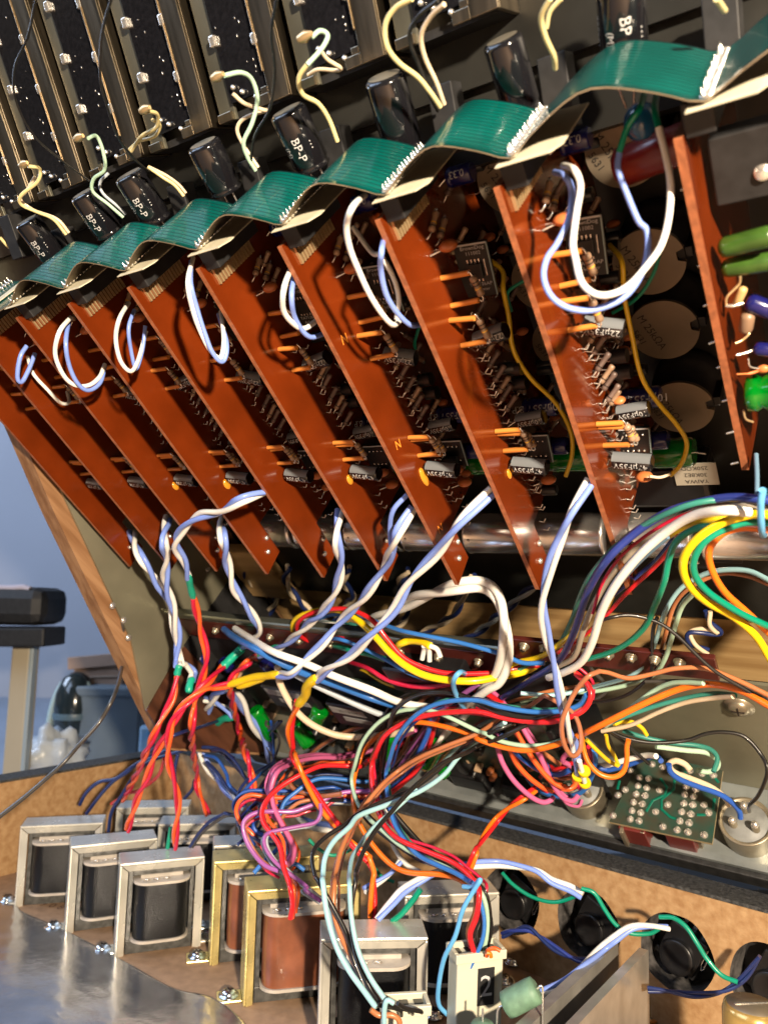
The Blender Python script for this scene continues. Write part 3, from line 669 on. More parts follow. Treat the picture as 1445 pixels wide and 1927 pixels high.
for i in range(len(P3) - 1):
    for j in range(nn - 1):
        q = (i * nn + j, (i + 1) * nn + j, (i + 1) * nn + j + 1, i * nn + j + 1); (gap if (j % 2 == 1 and 1 < j < 31) else top).append(q)
# narrow dark gaps between wide green tracks
vs2 = []; 
cols = [0]
for j in range(15): cols += [(j + .86) / 15.5 + .015, (j + 1.0) / 15.5 + .015 + .004]
cols = [c for c in cols if c < .985] + [1]
vs = [(p.x, p.y, N0 + (N1 - N0) * c) for p in P3 for c in cols]; m_ = len(cols)
for i in range(len(P3) - 1):
    for j in range(m_ - 1):
        fx.add([vs[i * m_ + j], vs[(i + 1) * m_ + j], vs[(i + 1) * m_ + j + 1], vs[i * m_ + j + 1]], [(0, 3, 2, 1)], flexl if j % 2 == 1 else flexg, True)
# underside sheet
vu = [(p.x, p.y + .00028, n_) for p in P3 for n_ in (N0, N1)]
fx.add(vu, [(2 * i, 2 * i + 2, 2 * i + 3, 2 * i + 1) for i in range(len(P3) - 1)], flexu, True)
for n_ in (N0, N1):
    fx.add([(p.x, p.y + d, n_) for p in P3 for d in (0, .00028)], [(2 * i, 2 * i + 1, 2 * i + 3, 2 * i + 2) for i in range(len(P3) - 1)], flexu)
flx = empty('flex_circuit', MK, 'long wavy green ribbon circuit soldered across the tops of all red cards', 'flex circuit')
import bmesh
fo = fx.build('ribbon', flx); bm = bmesh.new(); bm.from_mesh(fo.data); bmesh.ops.remove_doubles(bm, verts=bm.verts, dist=.00001); bm.to_mesh(fo.data); bm.free()
for i, u in enumerate(J):
    b = MB()
    for j in range(15):
        n_ = N0 + .0012 + (N1 - N0 - .0022) * j / 14
        b.ball((u, -.0062, n_), .00070, solder, 8, (2.1, 1.15, .82)); b.lathe((u - .0004, -.0066, n_), (u - .0004 + random.uniform(-.0006, .0004), -.009, n_ + random.uniform(-.0002, .0002)), [(0, .0005), (.0006, .00034), (.0011, .0002), (.0014, .0001)], solder, 6)
    b.add([(u - .0009, -.0064, N0 + .001), (u + .0009, -.0064, N0 + .001), (u + .0009, -.0064, N1 - .001), (u - .0009, -.0064, N1 - .001)], [(0, 1, 2, 3)], solder)
    b.build('solder_row', flx)
    if 0 < i < 10:
        a = N0 - .0012
        MB().prism([(u - .0035, -.0052, a), (u + .0085, -.0052, a + .0003), (u + .0105, -.0050, a + .004), (u + .0105, -.0050, N1 - .002), (u - .0035, -.0052, N1)], (0, .00022, 0), cream).build('insulator_strip', flx)
# ------------------------------------------------------------------ circuit cards
def cyl_u(b, u0, u1, v, n, r, m, dv=0, dn=0, seg=14, prof=None):
    a = Vector((u0, v, n)); c = Vector((u1, v + dv, n + dn)); L = (c - a).length
    b.lathe(a, c, prof(L, r) if prof else [(0, r * .85), (r * .2, r), (L - r * .2, r), (L, r * .85)], m, seg); return a, c
def respro(L, r): return [(0, r * .55), (L * .04, r * .95), (L * .16, r * 1.05), (L * .26, r * .86), (L * .74, r * .86), (L * .84, r * 1.05), (L * .96, r * .95), (L, r * .55)]
def resistor(par, a, c, r, body, bands, lead=.0005, leads=((0, 0, 0), (0, 0, 0))):
    a, c = Vector(a), Vector(c); L = (c - a).length; d = (c - a).normalized()
    o = MB().lathe(a, c, respro(L, r), body, 12).build('resistor', par)
    for i, m in enumerate(bands):
        t_ = .22 + i * .17; MB().lathe(a + d * L * t_, c, [(0, r * .93), (L * .06, r * .93)], m, 12, caps=False).build('colour_band', o)
    w_ = MB()
    for p, q in ((a, leads[0]), (c, leads[1])):
        if any(q): w_.tube(smooth([p, p + (p - (a + c) / 2).normalized() * .0008, p + Vector(q) * .6 + (p - (a + c) / 2).normalized() * .001, p + Vector(q)], 3), .00026, solder, 5)
    if w_.v: w_.build('lead', o)
    return o
def card(lab, var=0, glue_on=True):
    r = empty('circuit_card', MK, lab, 'circuit card', 'parallel red phenolic circuit cards'); rnd = random.Random(var)
    poly = [(0, 0), (.0025, -.0), (.1375, 0), (.1378, .0006), (.1362, .0125), (.1165, .0110), (.0955, .0096), (.0955, .060), (0, .060)]
    poly = [(-.0002, .0006)] + poly[1:] 
    # wide upper area, narrow lower tongue
    poly = [(0, 0), (.138, 0), (.1362, .0125), (.1180, .0125), (.1165, .060), (0, .060)]
    MB().prism([(-.0016, v, n) for v, n in poly], (.0016, 0, 0), phen, edge=phed, back=phdk).build('board', r, I4, .0002)
    MB().box((.0002, -.0050, .0020), (.0056, .0022, .0245), blackm).build('header', r, I4, .0003)
    b = MB()
    for j in range(14): b.box((.00005, .0023, .0036 + j * .00148), (.0009, .0075, .0042 + j * .00148), gold)
    b.build('header_pins', r, I4)
    # sleeved legs with banded resistors bridging their tips
    for (v0, n0, v1, n1) in ((.0255, .0160, .0340, .0156), (.0364, .0119, .0453, .0126), (.0768, .0122, .0850, .0124), (.0785, .0130, .0862, .0140)):
        l = .0082 + rnd.uniform(-.0006, .0008)
        for v, n, sl in ((v0, n0, .0006), (v1, n1, -.0006)):
            o = MB().rod((.0001, v, n), (l, v + sl * .4, n + rnd.uniform(-.0006, .0006)), .00078, osleeve, 10).build('sleeved_leg', r)
        a = Vector((l + .0006, v0 + .0012, (n0 + n1) / 2)); c = Vector((l + .0012, v1 - .0012, (n0 + n1) / 2 + .0003))
        resistor(r, a, c, .0011, resb, (bandk, bandk, bandy), leads=((-.0008, -.0012, 0), (-.001, .0012, 0)))
    # standing row of grey resistors with hooked leads
    for i, v in enumerate((.0516, .0594, .0647, .0690, .0718, .0762, .0555)):
        n = .0186 + rnd.uniform(-.0004, .0006)
        a = Vector((.0016, v - .0012, n + .001)); c = a + Vector((.0038, -.0036, .0030))
        resistor(r, a, c, .00088, resg if i % 3 else resb, (bandk,), leads=((-.0013, .0012, -.0003), (0, 0, 0)))
    for i, v in enumerate((.050, .058, .066, .075, .1, .104, .108)):          # deeper row
        a = Vector((.001, v, .033)); resistor(r, a, a + Vector((.0005, .0045, .003)), .0009, resb if i % 2 else resg, (bandk,), leads=((-.0008, -.001, 0), (-.0008, .001, 0)))
    for v, n in ((.0125, .017), (.0160, .020)):
        a = Vector((.002, v, n)); resistor(r, a, a + Vector((.0005, -.0028, .0052)), .00095, resb, (bandk, bandy), leads=((-.0016, .0012, -.001), (-.001, 0, .001)))
    for v, n in ((.0182, .0150), (.0930, .026), (.1010, .020), (.1085, .0215)):
        q = MB().ball((.0052, v - .0008, n + .002), .0022, cer, 12, (1.25, .7, 1.0)); q.tube([(.0001, v, n), (.003, v - .0003, n + .0012)], .0003, solder, 5); q.tube([(.0001, v, n + .003), (.003, v - .0003, n + .0022)], .0003, solder, 5)
        q.build('ceramic_capacitor', r)
    for v in (.0635, .0690):
        o = MB().lathe((.0045, v, .0255), (.0088, v, .0255), [(0, .0022), (.0044, .0022)], blackp, 16).build('transistor', r)
        q = MB()
        for d in (-.0011, 0, .0011): q.tube([(.0001, v + d * 1.5, .0255), (.0045, v + d, .0255)], .00025, solder, 5)
        q.build('lead', o)
    for i in range(30):                                             # densely packed small parts deeper on the card
        v = rnd.uniform(.008, .112); n = rnd.uniform(.021, .056); t_ = i % 5
        if t_ == 0: MB().ball((.0040, v, n), .0017, cer, 10, (1.2, .7, 1)).tube([(.0001, v + .001, n), (.0035, v, n)], .0002, solder, 4).build('ceramic_capacitor', r)
        elif t_ == 1: MB().lathe((.002, v, n), (.0072, v, n), [(0, .0018), (.005, .0018), (.0053, .0014)], blackp, 12).build('capacitor', r)
        else:
            a = Vector((.0016, v, n)); resistor(r, a, a + Vector((.0030, -.0032, .0026)), .00085, resg if t_ == 2 else resb, (bandk,), leads=((-.0013, .0014, -.0003), (0, 0, 0)))
    q = MB()
    for i in range(26):                                             # clipped hooks along the component row
        v = .040 + i * .0034 + rnd.uniform(-.0008, .0008); n = .0165 + rnd.uniform(0, .006)
        q.tube([(.0001, v, n), (.0016, v + .0004, n), (.0024, v - .0008, n + .0006)], .00024, solder, 5)
    q.build('clipped_lead', r)
    # adapter board standing out from the card
    for (v, n, L, wd, tx) in ((.0215, .0262, .0165, .0098, 1), (.0880, .0235, .0120, .0092, 0)):
        Mx = Matrix.Translation((.0012, v, n)) @ Matrix.Rotation(.12, 4, 'Z') @ Matrix.Rotation(-.12, 4, 'Y')
        o = MB().box((0, 0, 0), (wd, L, .0012), blackp).build('adapter_board', r, Mx, .0001)
        MB().box((.0001, .0001, -.00006), (wd - .0001, .0006, -.00001), white).box((wd - .0005, .0001, -.00006), (wd - .0001, L - .0001, -.00001), mat('board_edge', (.25, .35, .36), .5)).build('board_outline', o, I4)
        if tx:
            MB().box((.0028, .0058, -.0012), (.0070, .0105, -.0001), blackp).build('chip', o, I4, .0002)
            q = MB()
            for j in range(4):
                q.box((.0030 + j * .0011, .0046, -.0004), (.0034 + j * .0011, .0058, -.0002), solder); q.box((.0030 + j * .0011, .0105, -.0004), (.0034 + j * .0011, .0115, -.0002), solder)
            q.box((.0078, .0050, -.0003), (.0081, .0100, -.0001), solder)
            q.build('chip_legs', o, I4)
            RT_ = Matrix.Rotation(math.pi, 4, 'X')
            text('BrownDog', .00155, white, o, Matrix.Translation((.0052, .0014, -.0001)) @ RT_); text('111002', .00150, white, o, Matrix.Translation((.0052, .0030, -.0001)) @ RT_)
            text('TA7136AP', .00150, white, o, Matrix.Translation((.0055, .0126, -.0001)) @ RT_); text('Adapter', .0014, white, o, Matrix.Translation((.0055, .0142, -.0001)) @ RT_)
        else:
            q = MB()
            for j in range(4):
                for vv in (.0025, .0088): q.ball((.0022 + j * .0016, vv, -.0002), .00042, solder, 7)
            q.build('solder_dots', o)
        q = MB()
        for j in range(5): q.box((-.0026, .0018 + j * L * .17, .0004), (.0012, .0028 + j * L * .17, .0012), nickel if tx else solder)
        q.build('board_pins', o, I4)
    # axial electrolytic capacitors
    def axial(u0, v, n, L, rad, m, tx, dv=0, dn=0, grey=False, name='axial_capacitor'):
        a, c = Vector((u0, v, n)), Vector((u0 + L, v + dv, n + dn)); d = (c - a).normalized(); LL = (c - a).length
        o = MB().lathe(a, c, [(0, rad * .8), (.0003, rad), (.0012, rad), (.0015, rad * .9), (.0019, rad), (LL - .0004, rad), (LL, rad * .85)], m, 18).build(name, r)
        MB().tube(smooth([a, a - d * .0010, Vector((.0001, v + .001, n - .0012))], 4), .0003, solder, 5).build('lead', o)
        side = Vector((0, .15, -1))
        if grey:
            q = MB(); vs = []; 
            sd0 = Vector((0, -.93, -.37)); sd = (sd0 - d * sd0.dot(d)).normalized(); up = sd.cross(d).normalized()
            for t_ in (.0001, LL - .0001):
                for k in range(7):
                    g = math.radians(-36 + k * 12); vs.append(a + d * t_ + (sd * math.cos(g) + up * math.sin(g)) * (rad + .00005))
            q.add(vs, [(k, k + 1, k + 8, k + 7) for k in range(6)], mat('sleeve_stripe', (.15, .165, .18), .35)); q.build('polarity_stripe', o)
        if tx: wraptext(tx, rad * 1.0, white, o, (a + c) / 2, -d, Vector((0, -.05, -1)) if grey else Vector((0, -.5, -.85)), rad, 1)
        return o
    axial(.0018, .0905, .0122, .0112, .0027, sleevek, '47µF35V', dv=.0012, dn=-.0006, grey=True)
    axial(.0035, .0805, .0215, .0092, .0024, sleevek, '10µF35V', dv=-.001, grey=True)
    axial(.0028, .0470, .0170, .0100, .0026, sleevek, '22µF35V', dv=.0030 if var % 2 else -.002, grey=True)
    axial(.0030, .0815, .0295, .0110, .0033, blue, '10µF35V B.P')
    axial(.0030, .0985, .0300, .0100, .0030, blue, None); axial(.0030, .0060, .034, .0075, .0027, blue, '0.33')
    o = MB().lathe((.0002, .110, .0372), (.0185, .110, .0372), [(0, .0035), (.001, .0047), (.0045, .0049), (.0052, .0046), (.006, .0049), (.0165, .0049), (.0175, .0042)], green, 24).build('polystyrene_capacitor', r)
    MB().tube([(.0175, .110, .0372), (.021, .111, .0372)], .0003, solder, 5).build('lead', o)
    if glue_on and var in (1, 2, 4, 5, 6):
        MB().ball((.0003, .0925, .0098), .0024 + .0004 * (var % 3), glue, 12, (.25, 1.3 if var == 5 else .8, .55)).build('glue_blob', r)
    q = MB()                                                        # clipped wire ends poking through the lit strip side and solder at the tongue
    for v, n in ((.1305, .0068), (.1255, .0105)): q.ball((.0004, v, n), .0012, solder, 8, (.8, 1, 1))
    q.build('solder_joint', r)
    for v, n in ((.0334, .0055), (.0743, .0055), (.1133, .0052)):
        text('N', .0044, oprint, r, Matrix.Translation((.00015, v, n)) @ Matrix(((0, 0, 1, 0), (.3, -.95, 0, 0), (.95, .3, 0, 0), (0, 0, 0, 1))), 'inspection_mark') if var == 5 else None
    return r
CL = {-7: 'red-brown circuit card at the far left edge, only its lower half showing', -6: 'red-brown circuit card second from the left with short looped lilac wires', -5: 'red-brown circuit card under the flex circuit behind the round white and blue wire loop',
      -4: 'red-brown circuit card with a narrow white wire loop in front of its edge', -3: 'orange-brown circuit card with a twisted white and lilac loop by its top', -2: 'orange-brown circuit card crossed by a curved loop shadow, a round white loop before it',
      -1: 'orange-brown circuit card with orange inspection marks and a lump of amber glue', 0: 'long orange-brown circuit card with the clearly readable black adapter board', 1: 'orange-brown circuit card second from the right beside the big white and blue loop'}
for k in range(-6, 2):
    c = card(CL[k] if k > -6 else CL[-6], var=k + 6); c.matrix_world = MK @ Matrix.Translation((k * s, 0, 0))
c = card('unseen circuit card beyond the right edge, added to shade the rightmost card', var=10, glue_on=False); c.matrix_world = MK @ Matrix.Translation((3.6 * s, 0, 0))  # next card, out of view; added to block lamp light from the rightmost card
c = card(CL[-7], var=9); c.matrix_world = MK @ Matrix.Translation((-7 * s, 0, 0))
# ------------------------------------------------------------------ rightmost card with its own big components
r = empty('circuit_card', MK @ Matrix.Translation((2.2 * s, 0, 0)), 'narrow shorter circuit card at the right edge carrying fat green capacitors', 'circuit card', 'parallel red phenolic circuit cards')
MB().prism([(-.0018, 0, 0), (-.0018, .094, .0095), (-.0018, .094, .06), (-.0018, .0, .06)], (.0018, 0, 0), phen, edge=phed, back=phdk).build('board', r, I4, .0002)
MB().box((.0002, -.0055, .001), (.0058, .001, .0245), blackm).build('header', r, I4, .0003)
q = MB()
for j in range(9): q.tube([(-.0016, .012 + j * .0095, .006 + (j * 3 % 4) * .0012), (-.0034, .0125 + j * .0095, .006 + (j * 3 % 4) * .0012)], .0003, solder, 5)
q.build('clipped_lead', r)
MR = MK @ Matrix.Translation((2.2 * s, 0, 0)); MRi = MR.inverted()
def at(x, y, n): return MRi @ PN(x, y, n)
def seg(name, x0, y0, x1, y1, n, wpx, m, par, seg_=20, dn=0):
    a, c = at(x0, y0, n), at(x1, y1, n + dn); z = zn((x0 + x1) / 2, (y0 + y1) / 2, n); rr_ = wpx * z / F0 / 2; L = (c - a).length
    return MB().lathe(a, c, [(0, rr_ * .45), (rr_ * .25, rr_ * .85), (rr_ * .7, rr_), (L - rr_ * .7, rr_), (L - rr_ * .25, rr_ * .85), (L, rr_ * .4)], m, seg_).build(name, par)
p = at(1388, 350, .012); o = MB().box((p.x - .0045, p.y - .011, p.z), (p.x + .012, p.y + .0035, p.z + .006), blackm).build('relay', r, I4, .0004)
MB().lathe(tuple(at(1436, 322, .0118)), tuple(at(1436, 322, .0100)), [(0, .0018), (.0004, .0014), (.0006, .0003)], solder, 18).build('relay_rivet', o)
seg('film_capacitor', 1352, 468, 1460, 440, .007, 40, mylar, r); seg('film_capacitor', 1358, 505, 1462, 490, .009, 36, mylar, r)
o = seg('blue_capacitor', 1404, 566, 1462, 588, .010, 34, blue, r)
o = seg('blue_capacitor', 1418, 655, 1462, 660, .010, 26, blue, r)
MB().tube([tuple(at(1385, 668, .008)), tuple(at(1402, 664, .009)), tuple(at(1418, 658, .010))], .00035, solder, 6).build('lead', o)
o = seg('resistor', 1384, 575, 1400, 540, .008, 17, mat('tan_resistor', (.52, .33, .14), .4), r)
MB().tube(smooth([at(1366, 575, .006), at(1368, 558, .006), at(1390, 535, .007), at(1393, 520, .007)], 4), .0003, gold, 6).build('lead', o)
MB().tube(smooth([at(1366, 575, .006), at(1380, 575, .006), at(1398, 570, .007)], 4), .0004, solder, 6).build('lead', o)
o = seg('resistor', 1402, 625, 1408, 588, .009, 26, resb, r)
a_, c_ = at(1404, 613, .009), at(1405, 608, .009); MB().lathe(a_, c_, [(0, .00139), (.0005, .00139)], bandy, 18, caps=False).build('colour_band', o)
MB().tube(smooth([at(1383, 646, .006), at(1396, 640, .007), at(1409, 628, .008), at(1408, 618, .009)], 4), .0003, gold, 6).build('lead', o)
p = at(1436, 694, .009); q = MB(); q.ball(p, .0011, cer, 12, (1.3, 1, .8)); q.tube(smooth([at(1386, 704, .006), at(1412, 702, .008), p], 4), [.0002] * 4 + [.0004] * 4 + [.0008], solder if False else cer, 6); q.tube(smooth([p, at(1412, 690, .008), at(1408, 675, .008)], 4), .0002, solder, 6); q.build('ceramic_capacitor', r)
a_ = at(1403, 742, .010); ux = Vector((1, -.02, 0))
MB().lathe(a_, a_ + ux * .02, [(0, .0030), (.0006, .0044), (.0028, .0046), (.0040, .0038), (.0052, .0046), (.013, .0046)], green, 28).build('polystyrene_capacitor', r)
MB().tube(smooth([at(1399, 772, .007), at(1403, 788, .007), at(1417, 794, .008)], 4), .0003, gold, 6).build('lead', r)
# ------------------------------------------------------------------ rotary pots on the back panel
pot0 = None
PL = {0: 'top', 1: 'second', 2: 'third', 3: 'lowest'}
for k in (-1, 0, 1):
    for j, v in enumerate((.0165, .0493, .0722, .1019)):
        m = MK @ Matrix.Translation((k * s + .0128, v, .050))
        lab = '%s round potentiometer cover between %s' % (PL[j], ['the fourth and third cards from the right', 'the third and second cards from the right', 'the two rightmost cards'][k + 1])
        if pot0 is None:
            pot0 = empty('potentiometer', m, lab, 'potentiometer', 'round potentiometers on the console panel')
            pts = [(math.cos(g) * .0102, math.sin(g) * .0102, 0) for g in [math.radians(12 + i * 336 / 44) for i in range(45)]] + [(.0080, -.0021, 0), (.0080, .0021, 0)]
            MB().prism([pts[i] for i in range(45)] + [(.0078, -.0013, 0), (.0078, .0013, 0)], (0, 0, .0012), potc).build('cover', pot0, Matrix.Rotation(math.radians(-2), 4, 'Z'), .0005)
            MB().box((.0078, -.0016, .002), (.0118, .0016, .0115), blackp).build('terminal', pot0, I4, .0003)
            MB().lathe((0, 0, .0013), (0, 0, .02), [(0, .0098), (.010, .0098), (.0101, .0112), (.016, .0112)], blackm, 28).build('base', pot0)
            T_ = Matrix.Rotation(math.pi, 4, 'X')
            text('M 25kΩA', .0034, dprint, pot0, Matrix.Translation((-.0035, 0, -.00015)) @ Matrix.Rotation(math.radians(68), 4, 'Z') @ T_)
            text('5631', .0028, dprint, pot0, Matrix.Translation((-.0075, .0012, -.00015)) @ Matrix.Rotation(math.radians(68), 4, 'Z') @ T_)
        else:
            c = copy_tree(pot0); c.matrix_world = m; c['label'] = lab
# big dark labelled pot and black blocks in the bay by the right card
r = empty('labelled_module', MK, 'black module with an upside-down paper label below the round potentiometers', 'module')
a_ = MKi @ PN(1160, 868, .050); c_ = MKi @ PN(1345, 935, .050)
MB().box((a_.x, a_.y + .002, .046), (c_.x, c_.y + .002, .060), blackp).build('body', r, I4, .002)
pc = MKi @ PN(1312, 892, .0456); q = MB().box((pc.x - .0075, pc.y - .0050, .0453), (pc.x + .0065, pc.y + .0048, .0457), mat('aged_label', (.34, .31, .25), .6)).build('paper_label', r, Matrix.Translation((0, 0, 0)))
for i, t_ in enumerate(('250KΩD', '30K8E2', 'YAIWA')): text(t_, .0024, dprint, q, Matrix.Translation((pc.x - .0005, pc.y - .003 + i * .0030, .0452)) @ Matrix.Rotation(math.pi, 4, 'Z') @ Matrix.Rotation(math.pi, 4, 'X'))
for i, (x, y) in enumerate(((1300, 1050), (1360, 1040))):
    p = MKi @ PN(x, y, .045); r = empty('relay_block', MK @ Matrix.Translation(p), ['black block with solder points left of the orange wire bend', 'black block with three solder points inside the orange wire bend'][i], 'relay')
    MB().box((-.007, -.006, 0), (.006, .006, .012), blackp).build('housing', r, I4, .0005)
    q = MB()
    for d in (-.004, -.001, .002): q.ball((d, .002, -.0003), .0009, solder, 8)
    q.ball((.002, -.003, -.0003), .001, solder, 8, (2, .6, 1)); q.build('solder_points', r)
# tin cans lying along the console
can0 = None
for k in range(-5, 3):
    m = MK @ Matrix.Translation((k * s - .005, .1575, .046)); lab = 'shiny tin can lying in bay %s, counted from the left' % ['one', 'two', 'three', 'four', 'five', 'six', 'seven', 'eight'][k + 5]
    if can0 is None:
        can0 = empty('tin_can', m, lab, 'metal can', 'shiny tin cans lying end to end below the cards')
        MB().lathe((-.0145, 0, 0), (.0145, 0, 0), [(0, .0078), (.0002, .0088), (.0006, .0092), (.0012, .0090), (.0014, .0087), (.0272, .0087), (.0276, .0092), (.0286, .0092), (.029, .0078)], chrome, 40).build('shell', can0)
        MB().ball((-.0115, -.0035, -.0078), .0007, solder, 8).build('dimple', can0)
    else:
        c = copy_tree(can0); c.matrix_world = m; c['label'] = lab
# green capacitors seen below the cards' adapter boards sit on the cards; upper area bits
c_ = PN(1166, 287, .05)
p = PN(1205, 300, .030); ax = (WD(KU) * 1.0 + WD(KV) * -.12).normalized()
tag(MB().lathe(p - ax * .006, p + ax * .016, [(0, .0032), (.001, .0046), (.020, .0046), (.022, .003)], redb, 20).build('red_capacitor'), 'dull red barrel capacitor under the green flex circuit at the right', 'capacitor')
p = PN(1206, 228, .024); tag(MB().ball(p, .0038, mat('blue_dip', (.01, .10, .22), .15, coat=.8), 18, (1, 1, 1.1)).build('blue_bead_capacitor'), 'shiny blue bead capacitor between two green sleeved wires', 'capacitor')
# ------------------------------------------------------------------ lower cavity: relays, green capacitors, sockets
def K2P(x, y, n): return MKi @ PN(x, y, n)
for i, (x, y, w_, h_, n, lab) in enumerate(((548, 1318, .034, .019, -.010, 'black relay with a grey label under the yellow sleeved pair'), (668, 1352, .030, .019, -.010, 'black relay with a grey label left of the mint wire loops'), (440, 1330, .012, .012, -.006, 'small black relay behind the green wire sleeves'),
                                         (800, 1290, .04, .018, -.006, 'dark block behind the thick yellow and green wires'), (1000, 1390, .024, .016, .004, 'dark block behind the pink and red wires'), (905, 1430, .020, .024, .020, 'black socket body beside the rail, below the brown and black wires'))):
    p = K2P(x, y, n); r = empty('relay_block', MK @ Matrix.Translation(p), lab, 'relay', 'black relays in the lower bay')
    MB().box((-w_ / 2, -h_ / 2, 0), (w_ / 2, h_ / 2, .0125), blackp).build('housing', r, I4, .001)
    if i < 2:
        q = MB().box((-w_ * .42, -h_ * .42, -.0003), (w_ * .30, -h_ * .15, -.0001), label).build('label_strip', r, I4)
        text('JSZO SHLN' if i == 0 else 'ZS1S SHLN', .0024, dprint, q, Matrix.Translation((-w_ * .05, -h_ * .28, -.0004)) @ Matrix.Rotation(math.pi, 4, 'X'))
        q = MB().box((-w_ * .25, .0, -.0003), (w_ * .35, h_ * .2, -.0001), label).build('label_strip', r, I4)
        text('OMRON', .0022, dprint, q, Matrix.Translation((w_ * .05, h_ * .1, -.0004)) @ Matrix.Rotation(math.pi, 4, 'X')) if False else None
for i, (x0, y0, x1, y1, w_) in enumerate(((480, 1335, 512, 1388, 30), (556, 1362, 582, 1402, 34), (604, 1335, 590, 1362, 34), (828, 1400, 800, 1440, 34), (842, 1448, 830, 1462, 20), (735, 1385, 728, 1432, 20))):
    a_, c_ = PN(x0, y0, -.009), PN(x1, y1, -.014); z = zn(x0, y0, -.011); rr_ = w_ * z / F0 / 2; L = (c_ - a_).length
    r = tag(MB().lathe(a_, c_, [(0, rr_ * .8), (.0008, rr_), (.003, rr_), (.0036, rr_ * .93), (L - .003, rr_), (L, rr_ * .9), (L + .0002, rr_ * .4)], green, 24).build('green_capacitor'),
            ['bright green capacitor under the yellow sleeved pair, left of the red twisted pair', 'bright green capacitor right beside the red twisted pair', 'dark green capacitor end above the bright one beside the red pair', 'green capacitor glimpsed between the pink and black wires', 'small green capacitor end just above the rail', 'green capacitor glimpsed behind the mint and orange loops'][i], 'capacitor', 'bright green capacitors in the lower bay')
for i, (x, y) in enumerate(((372, 1235), (497, 1247), (590, 1300), (420, 1243))):
    p = PN(x, y, .000); tag(MB().lathe(p, p + WD(KV) * .008, [(0, .0028), (.0004, .0034), (.0076, .0034), (.008, .003)], blue, 16).build('blue_capacitor'), ['small dark blue capacitor left of the first green sleeve', 'small dark blue capacitor by the mint sleeve', 'small dark blue capacitor under the thick white cable', 'dark blue capacitor beside the terminal strip'][i], 'capacitor', 'small blue capacitors in the lower bay')
rnd = random.Random(5)
o_ = tag(empty('component_board', MK, 'dark circuit board strip with small parts in the lower bay', 'circuit board'), None)
MB().box((-.225, .225, .0040), (-.03, .300, .0060), pcbg).build('board', o_, I4)
for i in range(46):
    u, v = rnd.uniform(-.22, -.035), rnd.uniform(.23, .298); kind = i % 3
    if kind == 0: MB().box((u, v, -.001), (u + .004, v + .0015, .0039), mat('tan_part', (.45, .30, .18), .5)).build('capacitor', o_, I4, .0003)
    elif kind == 1: MB().ball((u, v, .001), .0022, cer, 10, (1, .6, 1.3)).build('capacitor', o_)
    else: MB().lathe((u, v, .0039), (u, v, -.006), [(0, .0025), (.007, .0025), (.0075, .002)], blackp, 14).build('capacitor', o_)
# ------------------------------------------------------------------ cable sockets on the ledge and the little green board
def xlr(x, y, lab, pins=3, name='cable_socket'):
    c = MKi @ PN(x, y, .0045); m = MK @ Matrix.Translation(c)
    r = empty(name, m, lab, 'cable socket', 'round metal cable sockets on the ledge'); R_ = .0107; L = .305 - c.y
    MB().lathe((0, L, 0), (0, 0, 0), [(0, R_ * .98), (L - .001, R_ * 1.02), (L - .0002, R_ * 1.03), (L, R_), (L + .00001, R_ * .90), (L - .0014, R_ * .86), (L - .0014, .0001)], nickel, 44, caps=False).build('shell', r)
    MB().lathe((0, .0012, 0), (0, 0, 0), [(0, R_ * .86), (.0003, R_ * .85), (.0003, .0001)], mat('grey_insert', (.20, .21, .21), .5, nscale=200, namt=.2), 36).build('insert', r)
    for g in (30, 150, 262)[:pins]:
        a = Vector((math.cos(math.radians(g)) * R_ * .48, .001, -math.sin(math.radians(g)) * R_ * .48))
        o = MB().lathe(a, a + Vector((0, -.0062, 0)), [(0, .0017), (.0036, .0017), (.0046, .0015), (.0052, .0010), (.0054, .0002)], nickel, 14).ball(a + Vector((0, -.0045, 0)), .0017, solder, 8, (1, 1.1, 1)).build('solder_cup', r)
    return r
xlr(1402, 1545, 'round metal cable socket at the right with a blue and a black wire'); xlr(1092, 1482, 'round metal cable socket half covered by the coloured wire bundle')
def socket(x, y, lab):
    c = MKi @ PN(x, y, .006); r = empty('panel_socket', MK @ Matrix.Translation(c), lab, 'panel socket', 'black panel sockets on the ledge')
    MB().box((-.011, .0, -.010), (.011, .305 - c.y, .010), blackp).build('housing', r, I4, .0015)
    MB().lathe((0, -.0005, 0), (0, .001, 0), [(0, .0085), (.0002, .0085), (.0002, .004)], blackm, 24).build('rim', r)
    MB().lathe((0, -.0006, 0), (0, -.004, 0), [(0, .0022), (.003, .0022), (.0034, .001)], mat('tan_part', (.45, .30, .18), .5), 14).build('contact', r)
socket(885, 1432, 'black panel socket with a tan contact right of the green capacitor'); socket(985, 1455, 'black panel socket behind the pink and red wire loops')
# green board: plane read from its four corners, standing over the ledge
cn = [(1210, 1418), (1360, 1450), (1340, 1588), (1146, 1547)]
B0, B1, B2, B3 = [MKi @ PV(x, y, .2885) for x, y in cn]
O = B3; ex = (B2 - B3); ey = (B0 - B3); lx, ly = ex.length, ey.length; ex.normalize(); ey.normalize(); ez = ex.cross(ey).normalized()
if ez.y > 0: ez = -ez
ey = ez.cross(ex)
mb_ = MK @ basis(O, ex, ey, ez); rg = empty('relay_board', mb_, 'small square green circuit board with round solder blobs beside the cable socket', 'circuit board')
inv = mb_.inverted(); q4 = [inv @ PV(x, y, .2885) for x, y in cn]
MB().prism([(p.x, p.y, -.0016) for p in (q4[3], q4[2], q4[1], q4[0])], (0, 0, .0016), pcbg, edge=mat('board_side', (.35, .28, .16), .6)).build('board', rg)
def bp(x, y): p_ = inv @ PV(*px('K', x, y), .2885); return Vector((p_.x, p_.y, 0))
q = MB(); rnd = random.Random(2)
